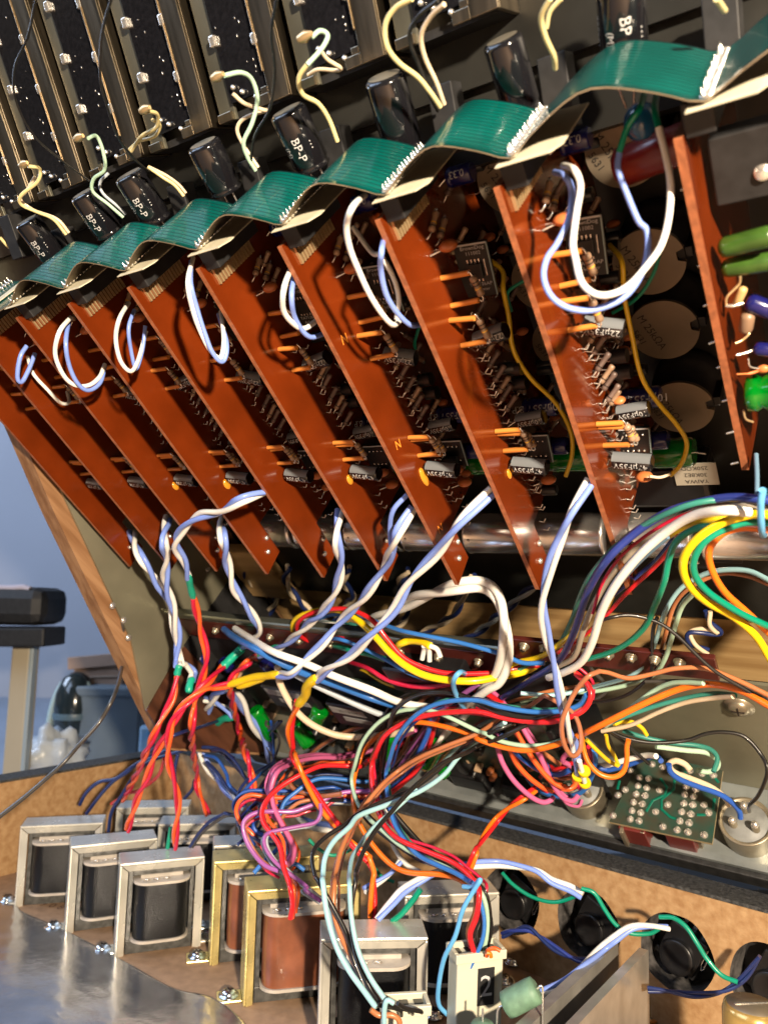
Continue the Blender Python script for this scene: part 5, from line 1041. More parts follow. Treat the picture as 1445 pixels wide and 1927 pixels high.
Cn = [('thick white cable sweeping from the left into the centre', 'white', 17, ['B', (205, 160, 2), (330, 240, -8), (550, 370, -20), (850, 480), (1100, 590), (1445, 720, -20), 'M', (500, 830), (800, 880, -8)]),
      ('thick royal blue cable alongside the white one', 'royal', 17, ['B', (105, 165, 2), (200, 240, -8), (400, 350, -18), (700, 510), (950, 610), (1200, 700), (1445, 790, -18), 'M', (500, 870), (750, 910, -8)]),
      ('grey white cable under the royal blue one', 'grey', 14, ['B', (700, 550, -16), (900, 660), (1150, 780), (1445, 910), 'M', (400, 965, -14)]),
      ('thick cream cable curving deep below the blue one', 'cream', 16, ['B', (590, 500, -14), (600, 620), (660, 760), (760, 910), (900, 1030), (1100, 1120), (1300, 1145, -20), 'M', (250, 1135), (450, 1110), (600, 1060, -14)]),
      ('fat yellow cable arching at the left of the harness', 'yellow', 16, ['h', (320, 900, 15), (292, 820, 5), (320, 760), (420, 725), (520, 715), (610, 745), (720, 840, -5), (820, 950), (920, 1030), (1050, 1085), (1250, 1105), (1450, 1090, -4), 'D', (200, 595), (380, 560, 2), (500, 510), (600, 430, 12)]),
      ('red wire inside the yellow arch', 'red', 11, ['h', (540, 900, 20), (420, 895, 8), (340, 865), (315, 800), (370, 745), (480, 715), (600, 715), (720, 770, -2), (800, 870), (900, 980), (1050, 1045), (1200, 1065), (1450, 1055, 0), 'D', (300, 530), (450, 510), (560, 490, 8)]),
      ('blue wire crossing the yellow arch toward the right', 'royal', 10, ['h', (345, 850, 12), (380, 790), (480, 750), (600, 735), (700, 765), (850, 820, 0), (950, 845), (1200, 895), (1430, 960), 'D', (200, 390, 0), (400, 470), (600, 470, 0)]),
      ('thick green cable below the yellow arch', 'green', 15, ['h', (470, 895, 10), (560, 920, 0), (700, 955), (800, 990), (920, 1055), (1050, 1105, -2), (1150, 1120)]),
      ('thin blue wire lying on the green cable', 'royal', 9, ['h', (470, 885, 4), (540, 875, -3), (660, 920), (800, 990), (920, 1060), (1060, 1110, -5)]),
      ('crimson wire curving under the green cable', 'crimson', 11, ['h', (600, 1000, 6), (700, 1035, -2), (800, 1095), (920, 1130), (1040, 1135), (1150, 1120), (1240, 1105, -6)]),
      ('second green wire under the crimson one', 'green', 12, ['h', (770, 1010, 12), (840, 1090, 6), (950, 1140), (1100, 1140, 4)]), ('thin yellow wire beside the second green wire', 'yellow', 8, ['h', (820, 1045, 8), (870, 1075), (960, 1105), (1040, 1130, 4)]),
      ('stripped yellow cable stub curling up at the centre', 'yellow', 17, ['h', (845, 935, 8), (870, 905, 0), (930, 885), (990, 890), (1038, 912, -2)]), ('teal wire from behind the yellow arch', 'teal', 9, ['h', (600, 790, 30), (720, 830), (850, 880), (950, 970), (1060, 1050, 10)]),
      ('slender white wires behind the yellow arch', 'white', 9, ['h', (440, 790, 34), (540, 795), (640, 830), (720, 850), (840, 910, 25)]), ('grey wire bent behind the yellow arch', 'grey', 8, ['h', (230, 850, 40), (300, 790), (400, 770), (500, 790), (600, 860), (660, 910, 28)]), ('dark green wire behind the arch of the yellow cable', 'teal', 8, ['h', (450, 785, 36), (550, 790), (700, 815), (760, 850, 28)]),
      ('black wire arching over the centre and falling to the socket', 'black', 11, ['D', (740, 905, -14), (600, 955), (450, 970), (200, 920), (0, 850, -18), 'M', (1250, 855), (1050, 765), (850, 738), (680, 755), (540, 820), (440, 920), (400, 1060), (365, 1240), (340, 1440, .355), 'H', (335, 480), (365, 620), (440, 770), (600, 960), (740, 1100), (870, 1170, .33)]),
      ('steel blue wire arching beside the black one', 'royal', 11, ['D', (980, 760, -10), (920, 850), (760, 905, -14), (500, 915), (200, 870), (0, 820, -20), 'M', (1200, 812), (950, 818), (740, 880), (580, 1000), (460, 1170), (400, 1350), 'H', (368, 420, .345), (385, 640), (440, 860), (530, 1010), (650, 1150), (820, 1240), (1000, 1320), (1150, 1410, .29)]),
      ('bright red wire arching from the right curl down to the plug marked 2', 'red', 12, ['D', (880, 560, -4), (980, 650), (1020, 760, -10), (970, 880), (860, 950, -16), (700, 1000), (500, 1005), (250, 975), (0, 920, -20), 'M', (1200, 912), (950, 920), (720, 950), (520, 1020), (360, 1130), (280, 1280), 'H', (240, 330, .35), (245, 520), (290, 740), (350, 880), (440, 980), (560, 1050), (760, 1130), (950, 1210), (1080, 1300), (1190, 1420), 'k', (1305, 740, .285), (1290, 860), (1255, 960), (1275, 1055, .285)]),
      ('mint wire looping left of the red one down to the plug marked 2', 'mint', 10, ['D', (760, 1170, -16), (600, 1215), (400, 1220), (200, 1180), (60, 1110, -20), 'M', (1200, 1090), (950, 970), (780, 905), (600, 893), (430, 930), (270, 1040), (150, 1200), (85, 1400), 'H', (55, 480, .36), (100, 660), (200, 810), (330, 930), (500, 1070), (700, 1180), (900, 1260), (1090, 1380), 'k', (1320, 740, .288), (1350, 880), (1330, 1040), (1270, 1160, .288)]),
      ('blue wire entering the plug marked 2', 'royal', 10, ['H', (1130, 1390, .287), 'k', (1290, 720), (1330, 860), (1325, 980), (1280, 1090), (1230, 1190, .284)]), ('black wire entering the plug marked 2', 'black', 10, ['k', (1290, 690, .291), (1335, 760), (1325, 860), (1290, 960), (1330, 1110, .287)]), ('short red-orange wire end bent into the plug marked 2', 'vermilion', 9, ['k', (1345, 1080, .283), (1350, 1050), (1385, 1035), (1420, 1050, .281)]),
      ('orange wire end bent into the plug marked 2', 'orange', 9, ['k', (1345, 1060, .280), (1365, 1065), (1370, 1085, .280)]),
      ('bright sky blue wire tied at the bunch and hanging past the plug marked 2', 'sky', 11, ['k', (1220, 700, .284), (1270, 700), (1312, 662, .276), (1270, 730), (1215, 830), (1175, 970), (1115, 1090), (1085, 1240), (1085, 1340), (1130, 1395, .29)]),
      ('long black wire running diagonally from the centre right down to the small plug', 'black', 11, ['D', (440, 1030, -16), (200, 1150, -22), (0, 1240), 'M', (1200, 1225), (1000, 1310, .33), 'H', (1100, 225), (900, 310), (720, 450), (560, 600), (400, 780), (260, 950), (160, 1130), (95, 1310), 'k', (635, 660, .27), (612, 800), (615, 960), (650, 1110), (710, 1250), (765, 1335, .255)]),
      ('second long black wire bowing far left to the small plug', 'black', 10, ['D', (330, 1010, -14), (150, 1090, -20), 'M', (1200, 1160), (1050, 1260, .34), 'H', (980, 260), (800, 420), (600, 560), (330, 670), (100, 790), 'G', (1200, 880, .30), (1040, 980), (930, 1090), (900, 1210), (930, 1350), 'k', (430, 670, .275), (520, 830), (590, 970), (620, 1090), (690, 1260), (745, 1335, .255)]),
      ('long aqua wire bowing left and down to the small plug', 'aqua', 12, ['M', (1445, 1010, -18), (1200, 1180, .34), 'H', (1030, 260), (900, 420), (740, 540), (560, 630), (350, 710), (120, 800), 'G', (1240, 900, .295), (1100, 1030), (1020, 1180), (1000, 1350), 'k', (455, 680, .27), (480, 860), (530, 1030), (600, 1160), (680, 1270), (745, 1360, .252)]),
      ('second aqua wire falling straight to the small plug', 'aqua', 11, ['H', (650, 560, .32), (450, 740), (290, 870), (180, 990), 'G', (1360, 1030, .30), (1270, 1170), (1240, 1330), 'k', (600, 690, .265), (610, 860), (645, 1040), (710, 1190), (790, 1310, .25)]),
      ('copper wire crossing diagonally and falling to the small plug', 'copper', 11, ['D', (200, 970, -12), (0, 1130, -18), 'M', (1200, 1110), (900, 1230), (650, 1340), 'H', (480, 390, .34), (330, 520), (180, 700), (80, 860), (0, 1010), 'G', (1240, 940, .31), (1160, 1130), (1110, 1350), 'k', (518, 680, .28), (515, 840), (570, 1010), (650, 1140), (760, 1330, .258)]),
      ('sky blue short wire behind the diagonal black wires', 'aqua', 9, ['M', (1445, 960, -8), (1250, 1020), (1100, 1150), (960, 1290), (850, 1400, -12)]), ('brown wire behind the diagonal black wires', 'brown', 9, ['M', (1300, 960, -4), (1100, 1100), (950, 1240), (820, 1400, -8)]),
      ('white vertical wire falling behind the red wire', 'white', 11, ['H', (360, 600, .37), (370, 720), (385, 880), (430, 1060), (540, 1230), (680, 1310, .35)]),
      ('dull brown wire from the centre looping down to the brown coil', 'brown', 10, ['M', (520, 1005, 0), (350, 1015), (150, 1035), 'B', (1445, 1025, -6), (1250, 1080), (1080, 1160), (920, 1270), (800, 1400, -20), 'G', (720, 410, .37), (700, 500), (760, 570), (880, 600), (1000, 620), 'H', (-40, 600, .35)]),
      ('pink wire with a long hairpin over the gold transformers', 'pink', 11, ['M', (640, 1080, -8), (450, 1170), (250, 1260), (0, 1335, -14), 'B', (1200, 1330), (1000, 1330), (830, 1350), (690, 1400), 'G', (590, 400, .36), (535, 530), (545, 680), (590, 800), (670, 950), (735, 1080), (735, 1180), (690, 1240), (650, 1230, .33)]),
      ('purple pink wire looping low in front of the gold frame', 'purple', 10, ['G', (1445, 585, .36), (1250, 580), (1100, 610), (980, 670), (850, 720), (730, 760), (550, 760, .35), (420, 765), (320, 810), (275, 890), (310, 1030), (390, 1160), (480, 1250), (600, 1300, .335)]),
      ('red wire looping down into the brown coil', 'red', 11, ['M', (600, 1160, -4), (400, 1270), (200, 1360, -14), 'H', (150, 350, .37), (0, 345), 'G', (1200, 345), (1000, 345), (850, 400), (650, 510), (520, 620), (450, 740), (460, 860), (540, 970), (610, 1080), (640, 1250), (690, 1400), 'k', (280, 720, .315), (290, 800), (278, 875, .315)]),
      ('red wire circling left into the back transformers', 'vermilion', 10, ['H', (250, 620, .37), (0, 610), 'G', (1100, 585), (900, 610), (700, 635), (500, 630), (350, 610), (250, 660), (215, 760), (260, 870), (350, 950), (430, 1070, .36)]),
      ('blue wire arching through the magenta loops', 'royal', 10, ['H', (330, 490, .37), (100, 490), 'G', (1350, 490), (1150, 465), (980, 460), (870, 500), (760, 580), (650, 680), (615, 820), (640, 980), (665, 1150, .35)]),
      ('blue wire running low from the tangle to the left curl', 'blue', 10, ['H', (350, 600, .37), (150, 670), 'G', (1300, 670), (1000, 650), (800, 660), (600, 710), (430, 800), (375, 890), (420, 960), (560, 1010), (650, 1000, .36)]),
      ('brownish wire hooking under the twisted red pair', 'purple', 9, ['G', (975, 690, .345), (980, 780), (930, 860), (800, 890), (650, 920), (520, 950), (470, 1000), (480, 1090), (560, 1210), (680, 1310), (850, 1440), 'k', (360, 720, .32), (445, 780, .32)]),
      ('brown wire under the purple one at the yellow stub', 'copper', 9, ['G', (900, 650, .355), (780, 680), (680, 760), (600, 850), (500, 930), (460, 1030, .35)]), ('blue wire end sticking out left of the gold frame top', 'royal', 10, ['G', (620, 1060, .355), (560, 1130), (460, 1220), (375, 1320, .345)]), ('blue wire end lying on the gold frame top', 'royal', 10, ['G', (680, 1230, .345), (760, 1240), (830, 1290, .345)]),
      ('yellow stub among the dark wires left of the magenta loops', 'yellow', 20, ['G', (495, 820, .37), (560, 860, .37)]), ('thin green wire curving behind the black and aqua wires', 'green', 8, ['G', (870, 1010, .36), (950, 1090), (1050, 1150), (1150, 1150), (1260, 1100), 'H', (60, 1060, .36)]), ('thin green wire right of the twisted red pair', 'green', 8, ['H', (250, 1250, .37), (330, 1350), (440, 1400, .37)]),
      ('purple diagonal wire falling from the centre', 'purple', 11, ['D', (0, 660, -6), 'M', (1200, 680), (1000, 800), (860, 900), (750, 1060), (620, 1230), (500, 1400, -20), 'H', (430, 440, .36), (340, 530), (200, 575), (0, 590, .37)]),
      ('royal blue diagonal wire falling from the centre', 'blue', 12, ['D', (90, 830, -4), (60, 740), (0, 690), 'M', (1300, 800), (1200, 690), (1020, 680), (880, 760), (800, 900), (750, 1100), (660, 1300), 'H', (600, 380, .36), (480, 500), (330, 610), (250, 650, .37)]),
      ('red diagonal wire falling from the centre', 'red', 12, ['M', (1420, 840, -6), (1250, 740), (1080, 710), (950, 780), (860, 900), (800, 1080), (750, 1260), (700, 1400, -20), 'H', (680, 330, .355), (580, 450), (450, 560), (380, 620, .36)]),
      ('pink wire beside the red centre arch', 'pink', 11, ['D', (250, 860, -6), (160, 760), (50, 690), 'M', (1250, 690), (1100, 760), (1000, 850, -4)]), ('white translucent wire among the diagonal ones', 'white', 11, ['M', (1200, 840, 6), (1000, 960), (900, 1100), (800, 1250), (600, 1420), 'H', (420, 510, .375), (380, 560, .375)]), ('dark brown wire among the diagonal ones', 'brown', 10, ['M', (950, 700, 2), (760, 760), (650, 860), (590, 960), (580, 1100), (540, 1240), (420, 1400, -14)]),
      ('pink wire dropping in a wide loop to the rail', 'pink', 12, ['I', (160, 60, -12), (180, 200, -15), (230, 340), (330, 490), (470, 620), (580, 675), (650, 660), (680, 630, -16)]), ('second pink wire looping beside the socket', 'pink', 12, ['I', (390, -20, -10), (480, 130, -13), (560, 260), (620, 390), (680, 520), (760, 630), (850, 665), (900, 620, -15)]),
      ('vermilion wire looping below the tangle', 'vermilion', 12, ['I', (285, 200, -12), (350, 330, -15), (470, 460), (600, 550), (675, 575, -16)]), ('second vermilion wire looping right', 'vermilion', 12, ['I', (340, 20, -10), (430, 180), (520, 320), (620, 440), (720, 520), (830, 550), (885, 500), (870, 430, -14)]),
      ('blue wire looping through the tangle', 'blue', 12, ['I', (200, 60, -8), (330, 220, -12), (450, 320), (580, 395), (720, 425), (830, 385, -14)]), ('blue wire looping round the half covered socket', 'royal', 12, ['I', (440, 450, -8), (540, 560, -10), (680, 620), (820, 625), (950, 570), (1020, 450), (1060, 320), (1050, 200, -6)]),
      ('copper wire end pointing into the tangle', 'copper', 11, ['I', (550, 200, -8), (650, 270), (740, 335, -8)]), ('copper wire lying across the tangle', 'copper', 10, ['I', (680, 440, -8), (780, 460), (880, 440, -9)]), ('magenta wire knot behind the yellow collars', 'pink', 12, ['I', (620, 430, -4), (700, 400), (800, 420), (820, 340), (760, 300), (800, 240), (860, 260, -6)]),
      ('crimson wire curled behind the collars', 'crimson', 11, ['I', (1000, 170, -4), (1015, 260), (960, 340), (900, 420), (900, 520), (930, 560, -8)]), ('red wire curled behind the collars', 'red', 11, ['I', (880, 200, -2), (930, 290), (820, 330), (700, 380), (640, 350), (560, 450, -4)])]
gC = 'coloured hook-up wires of the central tangle'
rj = random.Random(11)
def jit(sp, d, dz, cutn=None):
    out = []; ox, oy = rj.uniform(-1, 1) * d, rj.uniform(-1, 1) * d
    for q in sp:
        if isinstance(q, str): out.append(q); continue
        x, y = q[0] + ox + rj.uniform(-.3, .3) * d, q[1] + oy + rj.uniform(-.3, .3) * d
        out.append((x, y) + ((q[2] + (dz if isinstance(q[2], float) else int(dz * 1000)),) if len(q) > 2 else ()))
    return out
XT = [('thin crimson wire shadowing the low purple loop', 'crimson', 8, 10, 'purple pink wire looping low'), ('thin navy wire inside the pink hairpin', 'navy', 8, 14, 'pink wire with a long hairpin'), ('magenta second hairpin wire over the gold transformers', 'pink', 9, 26, 'pink wire with a long hairpin'),
      ('thin red wire beside the one entering the brown coil', 'crimson', 8, 16, 'red wire looping down into the brown coil'), ('charcoal wire beside the arching blue one', 'charcoal', 8, 20, 'blue wire arching through the magenta loops'), ('royal blue wire just under the low blue one', 'royal', 8, 22, 'blue wire running low'),
      ('purple wire among the diagonal wires', 'purple', 9, 26, 'royal blue diagonal wire'), ('thin navy wire among the diagonal wires', 'navy', 8, 30, 'red diagonal wire'), ('thin pink wire among the diagonal wires', 'pink', 8, 28, 'purple diagonal wire'), ('thin black wire beside the mint loop', 'black', 8, 26, 'mint wire looping left'),
      ('salmon coloured wire by the red arch', 'copper', 8, 24, 'bright red wire arching'), ('thin blue wire by the thick white cable', 'blue', 9, 30, 'grey white cable under'), ('thin black wire by the royal blue cable', 'black', 8, 36, 'thick royal blue cable'), ('green wire in the lower part of the central bundle', 'teal', 9, 24, 'steel blue wire arching'),
      ('second thin red wire circling left', 'red', 7, 20, 'red wire circling left'), ('second dark brown wire among the diagonals', 'brown', 8, 24, 'dark brown wire among'), ('thin grey wire beside the dull brown one', 'grey', 8, 22, 'dull brown wire from the centre'), ('second vermilion wire strand in the tangle', 'crimson', 9, 20, 'vermilion wire looping below'),
      ('thin aqua strand at the two long aqua wires', 'slate', 7, 22, 'long aqua wire bowing left'), ('thin indigo wire curving with the pink rail loop', 'indigo', 8, 24, 'pink wire dropping in a wide loop'), ('yellow thin wire by the crimson curve', 'ochre', 7, 22, 'crimson wire curving under'), ('thin red wire under the fat yellow arch', 'crimson', 8, 26, 'thin blue wire lying on the green')]
for l, c_, w_, sp in Cn: single(l, c_, w_, sp, group=gC)
for l, c_, w_, d_, k_ in XT:
    sp = [q for q in Cn if q[0].startswith(k_)][0][3]
    single(l, c_, w_, jit(sp, d_, .008), group=gC)
for cname, base in (('crimson', ('red wire circling', 'purple pink wire', 'red diagonal', 'vermilion wire looping', 'bright red')), ('navy', ('blue wire running', 'blue wire arching', 'royal blue diagonal', 'steel blue', 'blue wire looping through')), ('pink', ('pink wire with', 'purple diagonal', 'second pink')),
                    ('black', ('black wire arching', 'dark brown wire', 'mint wire looping', 'dull brown')), ('grey', ('white translucent', 'brownish wire hooking', 'blue wire running')), ('brown', ('copper wire crossing', 'dull brown', 'purple pink wire')), ('vermilion', ('red wire looping down', 'second vermilion', 'pink wire with')), ('blue', ('red wire circling', 'second pink', 'royal blue diagonal'))):
    for rep in (0, 1):
        for k_ in base:
            sp = [q for q in Cn if q[0].startswith(k_)][0][3]
            ref = {'red wire circling': 'red wire circling left', 'purple pink wire': 'purple loop before the gold frame', 'red diagonal': 'red diagonal wire', 'vermilion wire looping': 'vermilion loop by the rail', 'bright red': 'bright red arching wire', 'blue wire running': 'low blue wire', 'blue wire arching': 'blue wire arching through the magenta loops',
                   'royal blue diagonal': 'royal blue diagonal wire', 'steel blue': 'steel blue arching wire', 'blue wire looping through': 'blue loop by the half covered socket', 'pink wire with': 'pink hairpin wire', 'purple diagonal': 'purple diagonal wire', 'second pink': 'second pink loop by the rail', 'black wire arching': 'black arching wire', 'dark brown wire': 'dark brown diagonal wire',
                   'mint wire looping': 'mint looping wire', 'dull brown': 'dull brown wire', 'white translucent': 'white translucent wire', 'brownish wire hooking': 'brownish hooking wire', 'copper wire crossing': 'copper crossing wire', 'red wire looping down': 'red wire entering the brown coil', 'second vermilion': 'second vermilion loop'}[k_]
            single('thin %s strand %s the %s' % (cname, ('close beside', 'running behind')[rep], ref), cname, rj.choice((6, 7, 8)), jit(sp, 26 + 26 * rep, .006 + .007 * rep), group='thin strands in the central tangle')
for rep in range(7):
    sp = ['B', (520 + rj.uniform(-120, 200), 1000, -12), (500 + rj.uniform(-60, 160), 1150, -16), (560, 1350, -24), 'G', (480 + rj.uniform(-160, 160), 420, .40), (420 + rj.uniform(-200, 160), 640), (480 + rj.uniform(-260, 160), 860), (500 + rj.uniform(-300, 260), 1060, .355)]
    single('thin %s strand dropping from the lower bay to the gold transformers' % ['navy', 'charcoal', 'blue'][rep % 3], ['navy', 'charcoal', 'blue'][rep % 3], 7, sp, group='dark strands above the gold transformers')
r_ = MB()
for d in ((0, 0), (-60, 20), (-100, 10)): r_.tube(smooth(path(['h', (1035 + d[0] * .3, 912, -2), (1075 + d[0] * .7, 930 + d[1] * .3), (1095 + d[0], 975 + d[1], -4)])[0], 4), .0011, wm('white'), 8)
tag(r_.build('stripped_cores'), 'cut white cores sticking out of the yellow cable stub', 'wire ends')
pair('white and lilac pair crossing from the front transformer to the first jack', WL, 12, 0.078, ['k', (750, 880, .32), (830, 790), (910, 710), (1080, 620), (1240, 585), (1400, 575, .34), 'l', (90, 590), (190, 615), (270, 670), (370, 710), (435, 750, .325)])
pair('white and lilac pair from the third jack down behind the aluminium plates', WL, 12, 0.078, ['l', (905, 925, .31), (800, 915), (700, 925), (610, 985), (540, 1040, .31), (440, 1130), (330, 1230), (190, 1290, .28)])
pair('lilac and white pair from the tangle to the floor behind the plug', WL, 10, 0.062, ['H', (500, 1210, .35), (420, 1310), (330, 1380), (230, 1440), 'k', (680, 720, .34)])
pair('navy twisted pair leaving the first hole', ('navy', 'indigo'), 9, .03, ['l', (0, 965, .34), (60, 940), (140, 930), (220, 985), (300, 1045), (400, 1095), (490, 1110, .31)])
pair('navy and cream twisted pair along the bottom of the holes', ('navy', 'navy'), 9, .04, ['l', (790, 1260, .30), (900, 1270), (1050, 1290), (1200, 1270), (1310, 1200), (1400, 1080, .29)])
single('green wire from the first jack to the second', 'green', 9, ['l', (0, 625, .345), (60, 690), (160, 755), (280, 785), (390, 755), (440, 715, .325)]); single('green wire leaving the second jack to the right', 'green', 10, ['l', (430, 710, .32), (500, 735), (560, 830), (620, 910), (700, 955), (800, 955), (850, 930, .31)])
single('green wire over the third jack to the right edge', 'green', 11, ['l', (855, 865, .31), (930, 870), (1000, 920), (1060, 1010), (1110, 1090), (1190, 1180), (1280, 1220, .29)]); single('green pointed sleeve beside the white and lilac pair', 'green', 14, ['k', (985, 715, .325), (940, 780), (880, 850), (830, 890, .325)])
single('copper wire looped through the small plug', 'copper', 13, ['k', (715, 1370, .25), (760, 1400), (830, 1400), (870, 1430), (870, 1490, .25)]); single('aqua wire looped over the small plug', 'aqua', 12, ['k', (840, 1335, .248), (805, 1320), (790, 1370), (790, 1490, .248)])
for i, (a, b) in enumerate(((750, 870), (800, 930), (860, 980))): single(['black wire loop on the small plug, left', 'black wire loop on the small plug, middle', 'black wire loop on the small plug, right'][i], 'black', 10, ['k', (a, 1345 - i * 5, .252), (a + 50, 1352 + i * 6), (b, 1370 + i * 4), (b + 12, 1400 - i * 8, .258)])
# wire loops on the cards
def loop(l, c_, w_, sp): single(l, c_, w_, sp, group='slack wire loops at the cards')
loop('round white wire loop at the second card from the left', 'white', 10, ['d', (385, 425, 5), (325, 500, -4), (300, 620), (340, 730), (400, 790), (480, 795), (540, 750), (570, 680, 8)]); loop('round lilac wire loop nested in the left white loop', 'lilac', 10, ['d', (375, 440, 6), (358, 560, -5), (375, 680), (420, 780), (480, 822), (545, 780), (570, 690, 8)])
loop('narrow white wire loop at the third card from the left', 'white', 10, ['d', (700, 345, 8), (650, 430, -2), (630, 540), (655, 660), (710, 718), (750, 660), (795, 500, 8)]); loop('lilac wire beside the narrow white loop', 'lilac', 9, ['d', (730, 385, 8), (700, 480, 0), (712, 600), (740, 705, -3), (775, 600), (790, 470, 8)])
pair('twisted white and lilac loop hanging below the flex circuit', WL, 11, 0.062, ['d', (1045, 110, 4), (1030, 240, -6), (1060, 380), (1100, 500), (1150, 610), (1205, 655, -8), (1225, 560, -3), (1195, 400, 8)])
loop('round white loop at the middle card', 'white', 13, ['e', (290, 140, 6), (245, 260, -6), (240, 380), (290, 455), (355, 485), (435, 430, 8)]); loop('blue loop nested in the round white loop at the middle card', 'lilac', 12, ['e', (305, 170, 8), (285, 300, -4), (305, 430), (380, 530), (470, 510, 8)])
loop('long white loop rising to the yellow-green sleeve under the flex circuit', 'white', 14, ['b', (685, 1058, 8), (620, 1120, -8), (585, 1220), (605, 1340), 'e', (600, 40), (650, 170), (710, 300), (780, 410), (835, 465), (870, 445, 4)]); loop('long blue loop beside the white one on the glued card', 'lilac', 13, ['b', (790, 1270, 8), 'e', (775, 60, -5), (770, 160), (800, 300), (860, 400), (930, 465), (990, 465, 8)])
loop('second white strand inside the long loop', 'white', 12, ['b', (620, 1235, 12), (720, 1370), 'e', (770, 90, 2), (840, 210), (868, 330), (855, 430, 4)])
loop('big lilac loop in front of the second card from the right', 'lilac', 15, ['c', (285, 935, 10), (340, 955, 2), (378, 1040), (360, 1190), (300, 1320), 'f', (245, 100, -10), (225, 200), (260, 300), (340, 365), (460, 388), (590, 355), (690, 290), (760, 180), (790, 60), (785, -50), 'c', (740, 1200, 4), (680, 1060), (630, 920), (635, 830, 12)])
loop('big white loop in front of the second card from the right', 'white', 16, ['c', (330, 898, 10), (390, 920, 0), (425, 1010), (405, 1150), (385, 1320), 'f', (400, 110, -12), (430, 230), (500, 295), (590, 300), (690, 250), (790, 140), (865, 30), 'c', (905, 1180, 0), (915, 1000), (890, 850), (850, 690, 10)])
single('green sleeved wire end left of the blue bead capacitor', 'green', 15, ['c', (770, 515, 20), (745, 590, 14), (680, 690), (635, 825, 10)]); single('green sleeved wire end right of the blue bead capacitor', 'green', 16, ['c', (838, 515, 20), (830, 600, 14), (855, 700, 10)])
single('short looped lilac wire at the far left card', 'lilac', 10, ['d', (145, 580, 5), (110, 640, 0), (95, 750), (120, 775), (160, 700), (190, 620, 8)]); single('slack white wire below the far left lilac loop', 'white', 8, ['d', (150, 640, 10), (180, 730, 5), (260, 820), (330, 890), (375, 885), (365, 830, 14)])
for l, sp in (('yellow wire bowing down between the two rightmost cards', ['f', (585, 30, 40), (650, 120, 32), (662, 300), (700, 500), (755, 740), (840, 880), (950, 1010), (1003, 1110), (975, 1220), (915, 1285, 25)]), ('yellow wire bowing down right of the third card from the right', ['e', (1330, 90, 36), (1430, 170), 'f', (5, 270, 30), (35, 420), (60, 600), (150, 750), (290, 890), (370, 1040), (380, 1170), (345, 1290, 22)]), ('yellow wire bowing down between the left cards', ['d', (712, 870, 22), (725, 950), (790, 1040), (915, 1130, 25)])): single(l, 'ochre', 11, sp, group='yellow wires behind the cards')
single('green wire behind the big loops at the right', 'green', 9, ['f', (870, 20, 30), (820, 190), (730, 320), (600, 400, 34)]); single('green wire end at the third card from the right', 'green', 8, ['f', (125, 220, 30), (30, 290), (50, 390, 32)]); single('green wire peeping from behind the glued card', 'green', 8, ['e', (985, 460, 32), (955, 560), (965, 610, 34)])
single('cream jumper from the yellow wire to the capacitor by the right cards', 'cream', 7, ['f', (920, 1275, 25), (860, 1295), (800, 1290, 20)])
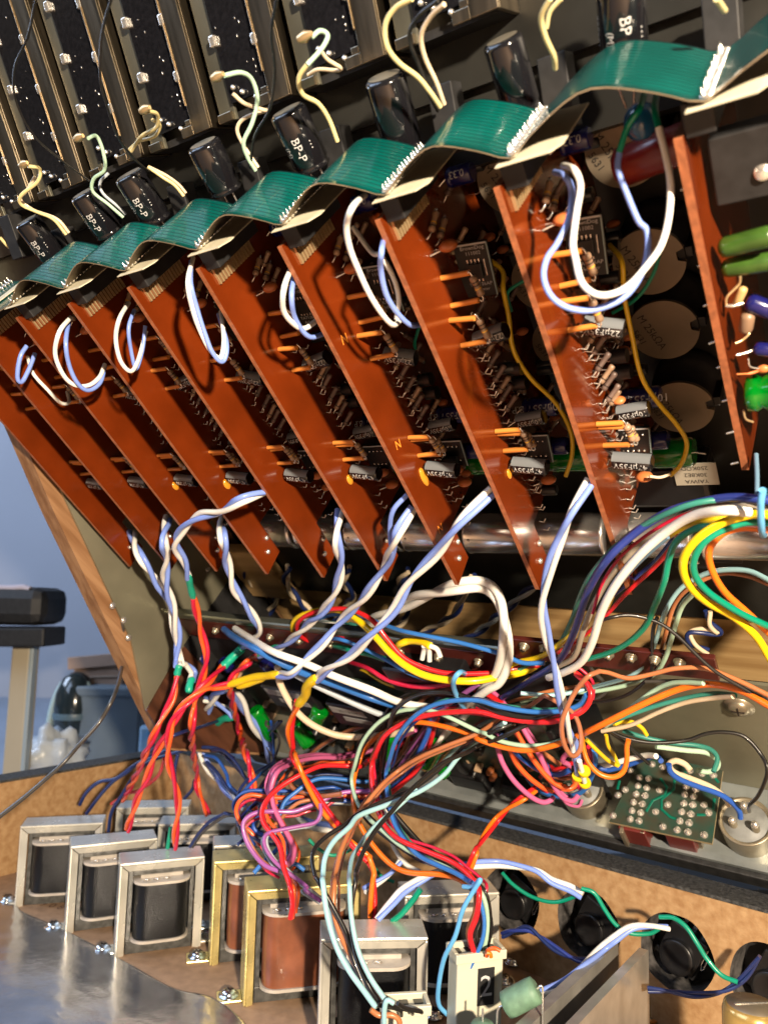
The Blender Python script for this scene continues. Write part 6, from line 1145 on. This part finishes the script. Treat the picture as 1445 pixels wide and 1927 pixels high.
# wires at the faders
gF = 'cream and mint wires soldered to the faders'
for l, c_, w_, sp in (('bent mint and cream wire at the leftmost fader end', 'paleyellow', 8, ['a', (150, 902, 24), (215, 915), (205, 985), (115, 1060), (115, 1110), (200, 1150), (290, 1190), (360, 1275, 28)]), ('second cream wire below the leftmost bent one', 'cream', 8, ['a', (190, 960, 30), (150, 1030), (110, 1080), (180, 1140), (310, 1190), (375, 1265, 30)]),
                     ('bent mint wire at the second fader end', 'mint', 8, ['a', (480, 750, 24), (525, 738), (560, 820), (570, 920), (510, 970), (505, 1040), (590, 1110), (670, 1180, 28)]), ('grey wire beside the second bent mint wire', 'grey', 7, ['a', (590, 940, 34), (545, 990), (560, 1050), (640, 1120), (685, 1165, 30)]),
                     ('bent cream wire at the third fader end', 'paleyellow', 9, ['a', (800, 600, 24), (855, 620), (850, 690), (770, 740), (715, 820, 32)]), ('second cream wire hooked at the third fader end', 'paleyellow', 8, ['a', (830, 650, 30), (870, 680), (840, 740), (760, 765), (705, 810, 34)]), ('pale wire ending above the plain black capacitor', 'paleyellow', 8, ['a', (805, 905, 26), (890, 965), (950, 1005), (1000, 1065, 28)]), ('second pale wire ending above the plain black capacitor', 'cream', 7, ['a', (810, 905, 30), (900, 950), (970, 1000), (1012, 1050, 30)]),
                     ('tall arched mint wire at the fourth fader', 'mint', 10, ['a', (1220, 408, 20), (1310, 392), (1370, 430), (1400, 540), (1370, 670), (1325, 770), (1345, 850), (1390, 925, 26)]), ('cream wire crossing behind the tall mint arch', 'cream', 9, ['a', (1265, 505, 28), (1330, 560), (1430, 595), (1440, 600), (1330, 640), (1290, 700), (1320, 780), (1405, 910, 30)]),
                     ('S-shaped mint and cream wire at the fifth fader', 'mint', 11, ['b', (395, 200, 20), (440, 165), (482, 190), (450, 260), (370, 350)]), ('lower cream part of the S-shaped wire', 'paleyellow', 11, ['b', (385, 330, 20), (325, 420), (345, 510), (430, 560), (490, 650), (535, 768, 26)]), ('short cream hook wire at the fifth fader', 'cream', 9, ['b', (440, 265, 28), (480, 320), (550, 365), (530, 380), (430, 375), (375, 405, 34)]),
                     ('long cream wire bowing left at the picture top', 'paleyellow', 12, ['b', (940, -10, 16), (850, 40), (795, 130), (805, 250), (870, 340), (970, 415), (1040, 500), (1095, 580, 24)]), ('pinkish cream wire next to it at the picture top', 'cream', 11, ['b', (1115, 20, 18), (1040, 90), (990, 190), (1010, 310), (1070, 440), (1115, 565, 26)]),
                     ('cream wire hanging at the top right of the middle', 'paleyellow', 13, ['c', (260, -10, 14), (212, 90), (235, 200), (280, 300), (288, 370, 22)]), ('second cream wire behind the hanging one', 'paleyellow', 11, ['c', (320, -10, 24), (260, 60), (240, 150, 24)]), ('cream wire end entering the top right connector', 'paleyellow', 14, ['c', (1165, -10, 14), (1210, 55, 18)]), ('yellowish wire crossing behind the left faders edge', 'paleyellow', 7, ['a', (0, 1290, 34), (60, 1350), (120, 1340, 40)])): single(l, c_, w_, sp, group=gF)
for l, w_, sp in (('thin black wire curving over the leftmost faders', 5, ['a', (195, -10, 14), (150, 200), (80, 360), (85, 540), (180, 730), (330, 865), (500, 990, 30)]), ('thin black wire curving over the third fader', 6, ['a', (605, -10, 12), (555, 180), (545, 420), (590, 600), (640, 740), (720, 850), (810, 930, 28)]), ('black wire falling beside the fourth fader', 7, ['b', (205, -10, 12), (175, 180), (195, 380), (165, 590), (85, 740), (60, 910, 26)]),
                     ('black wire arching behind the cream wires at the top', 9, ['b', (1080, 0, 24), (970, 90), (925, 200), (980, 360), (1040, 520), (1080, 600, 32)])): single(l, 'black', w_, sp)
for i, (c_, x, y, n) in enumerate((('a', 130, 890, 23), ('a', 430, 745, 23), ('a', 790, 592, 23), ('a', 1185, 412, 18), ('b', 360, 195, 18))):
    p = PN(*px(c_, x, y), n / 1000); tag(MB().tube([p - WD(KU) * .002, p, p + WD(KU) * .002], [.0009, .0013, .0006], gold, 8).build('solder_tag'), ['gilt solder tag at the first bent wire', 'gilt solder tag at the second bent wire', 'gilt solder tag at the third bent wire', 'gilt solder tag at the tall arched wire', 'gilt solder tag at the S-shaped wire'][i], 'solder tag')
# wires at the cheek
single('long black ground wire falling from the cheek to the lower left', 'charcoal', 9, ['g', (630, 670, -10), (662, 770, -18), (672, 900), (665, 1020, -32), (625, 1170, .36), (545, 1320), (440, 1440), 'j', (350, 20, .34), (220, 140), (100, 240), (-30, 340, .33)])
single('dark wire curving from the cheek up behind the cards', 'charcoal', 9, ['g', (735, 905, 8), (722, 830, 2), (745, 730), (800, 610), (870, 540, 14)]); single('white wire bending behind the second card by the cheek', 'white', 12, ['g', (1130, 490, 40), (1075, 560, 36), (1070, 620), (1150, 770, 44)])
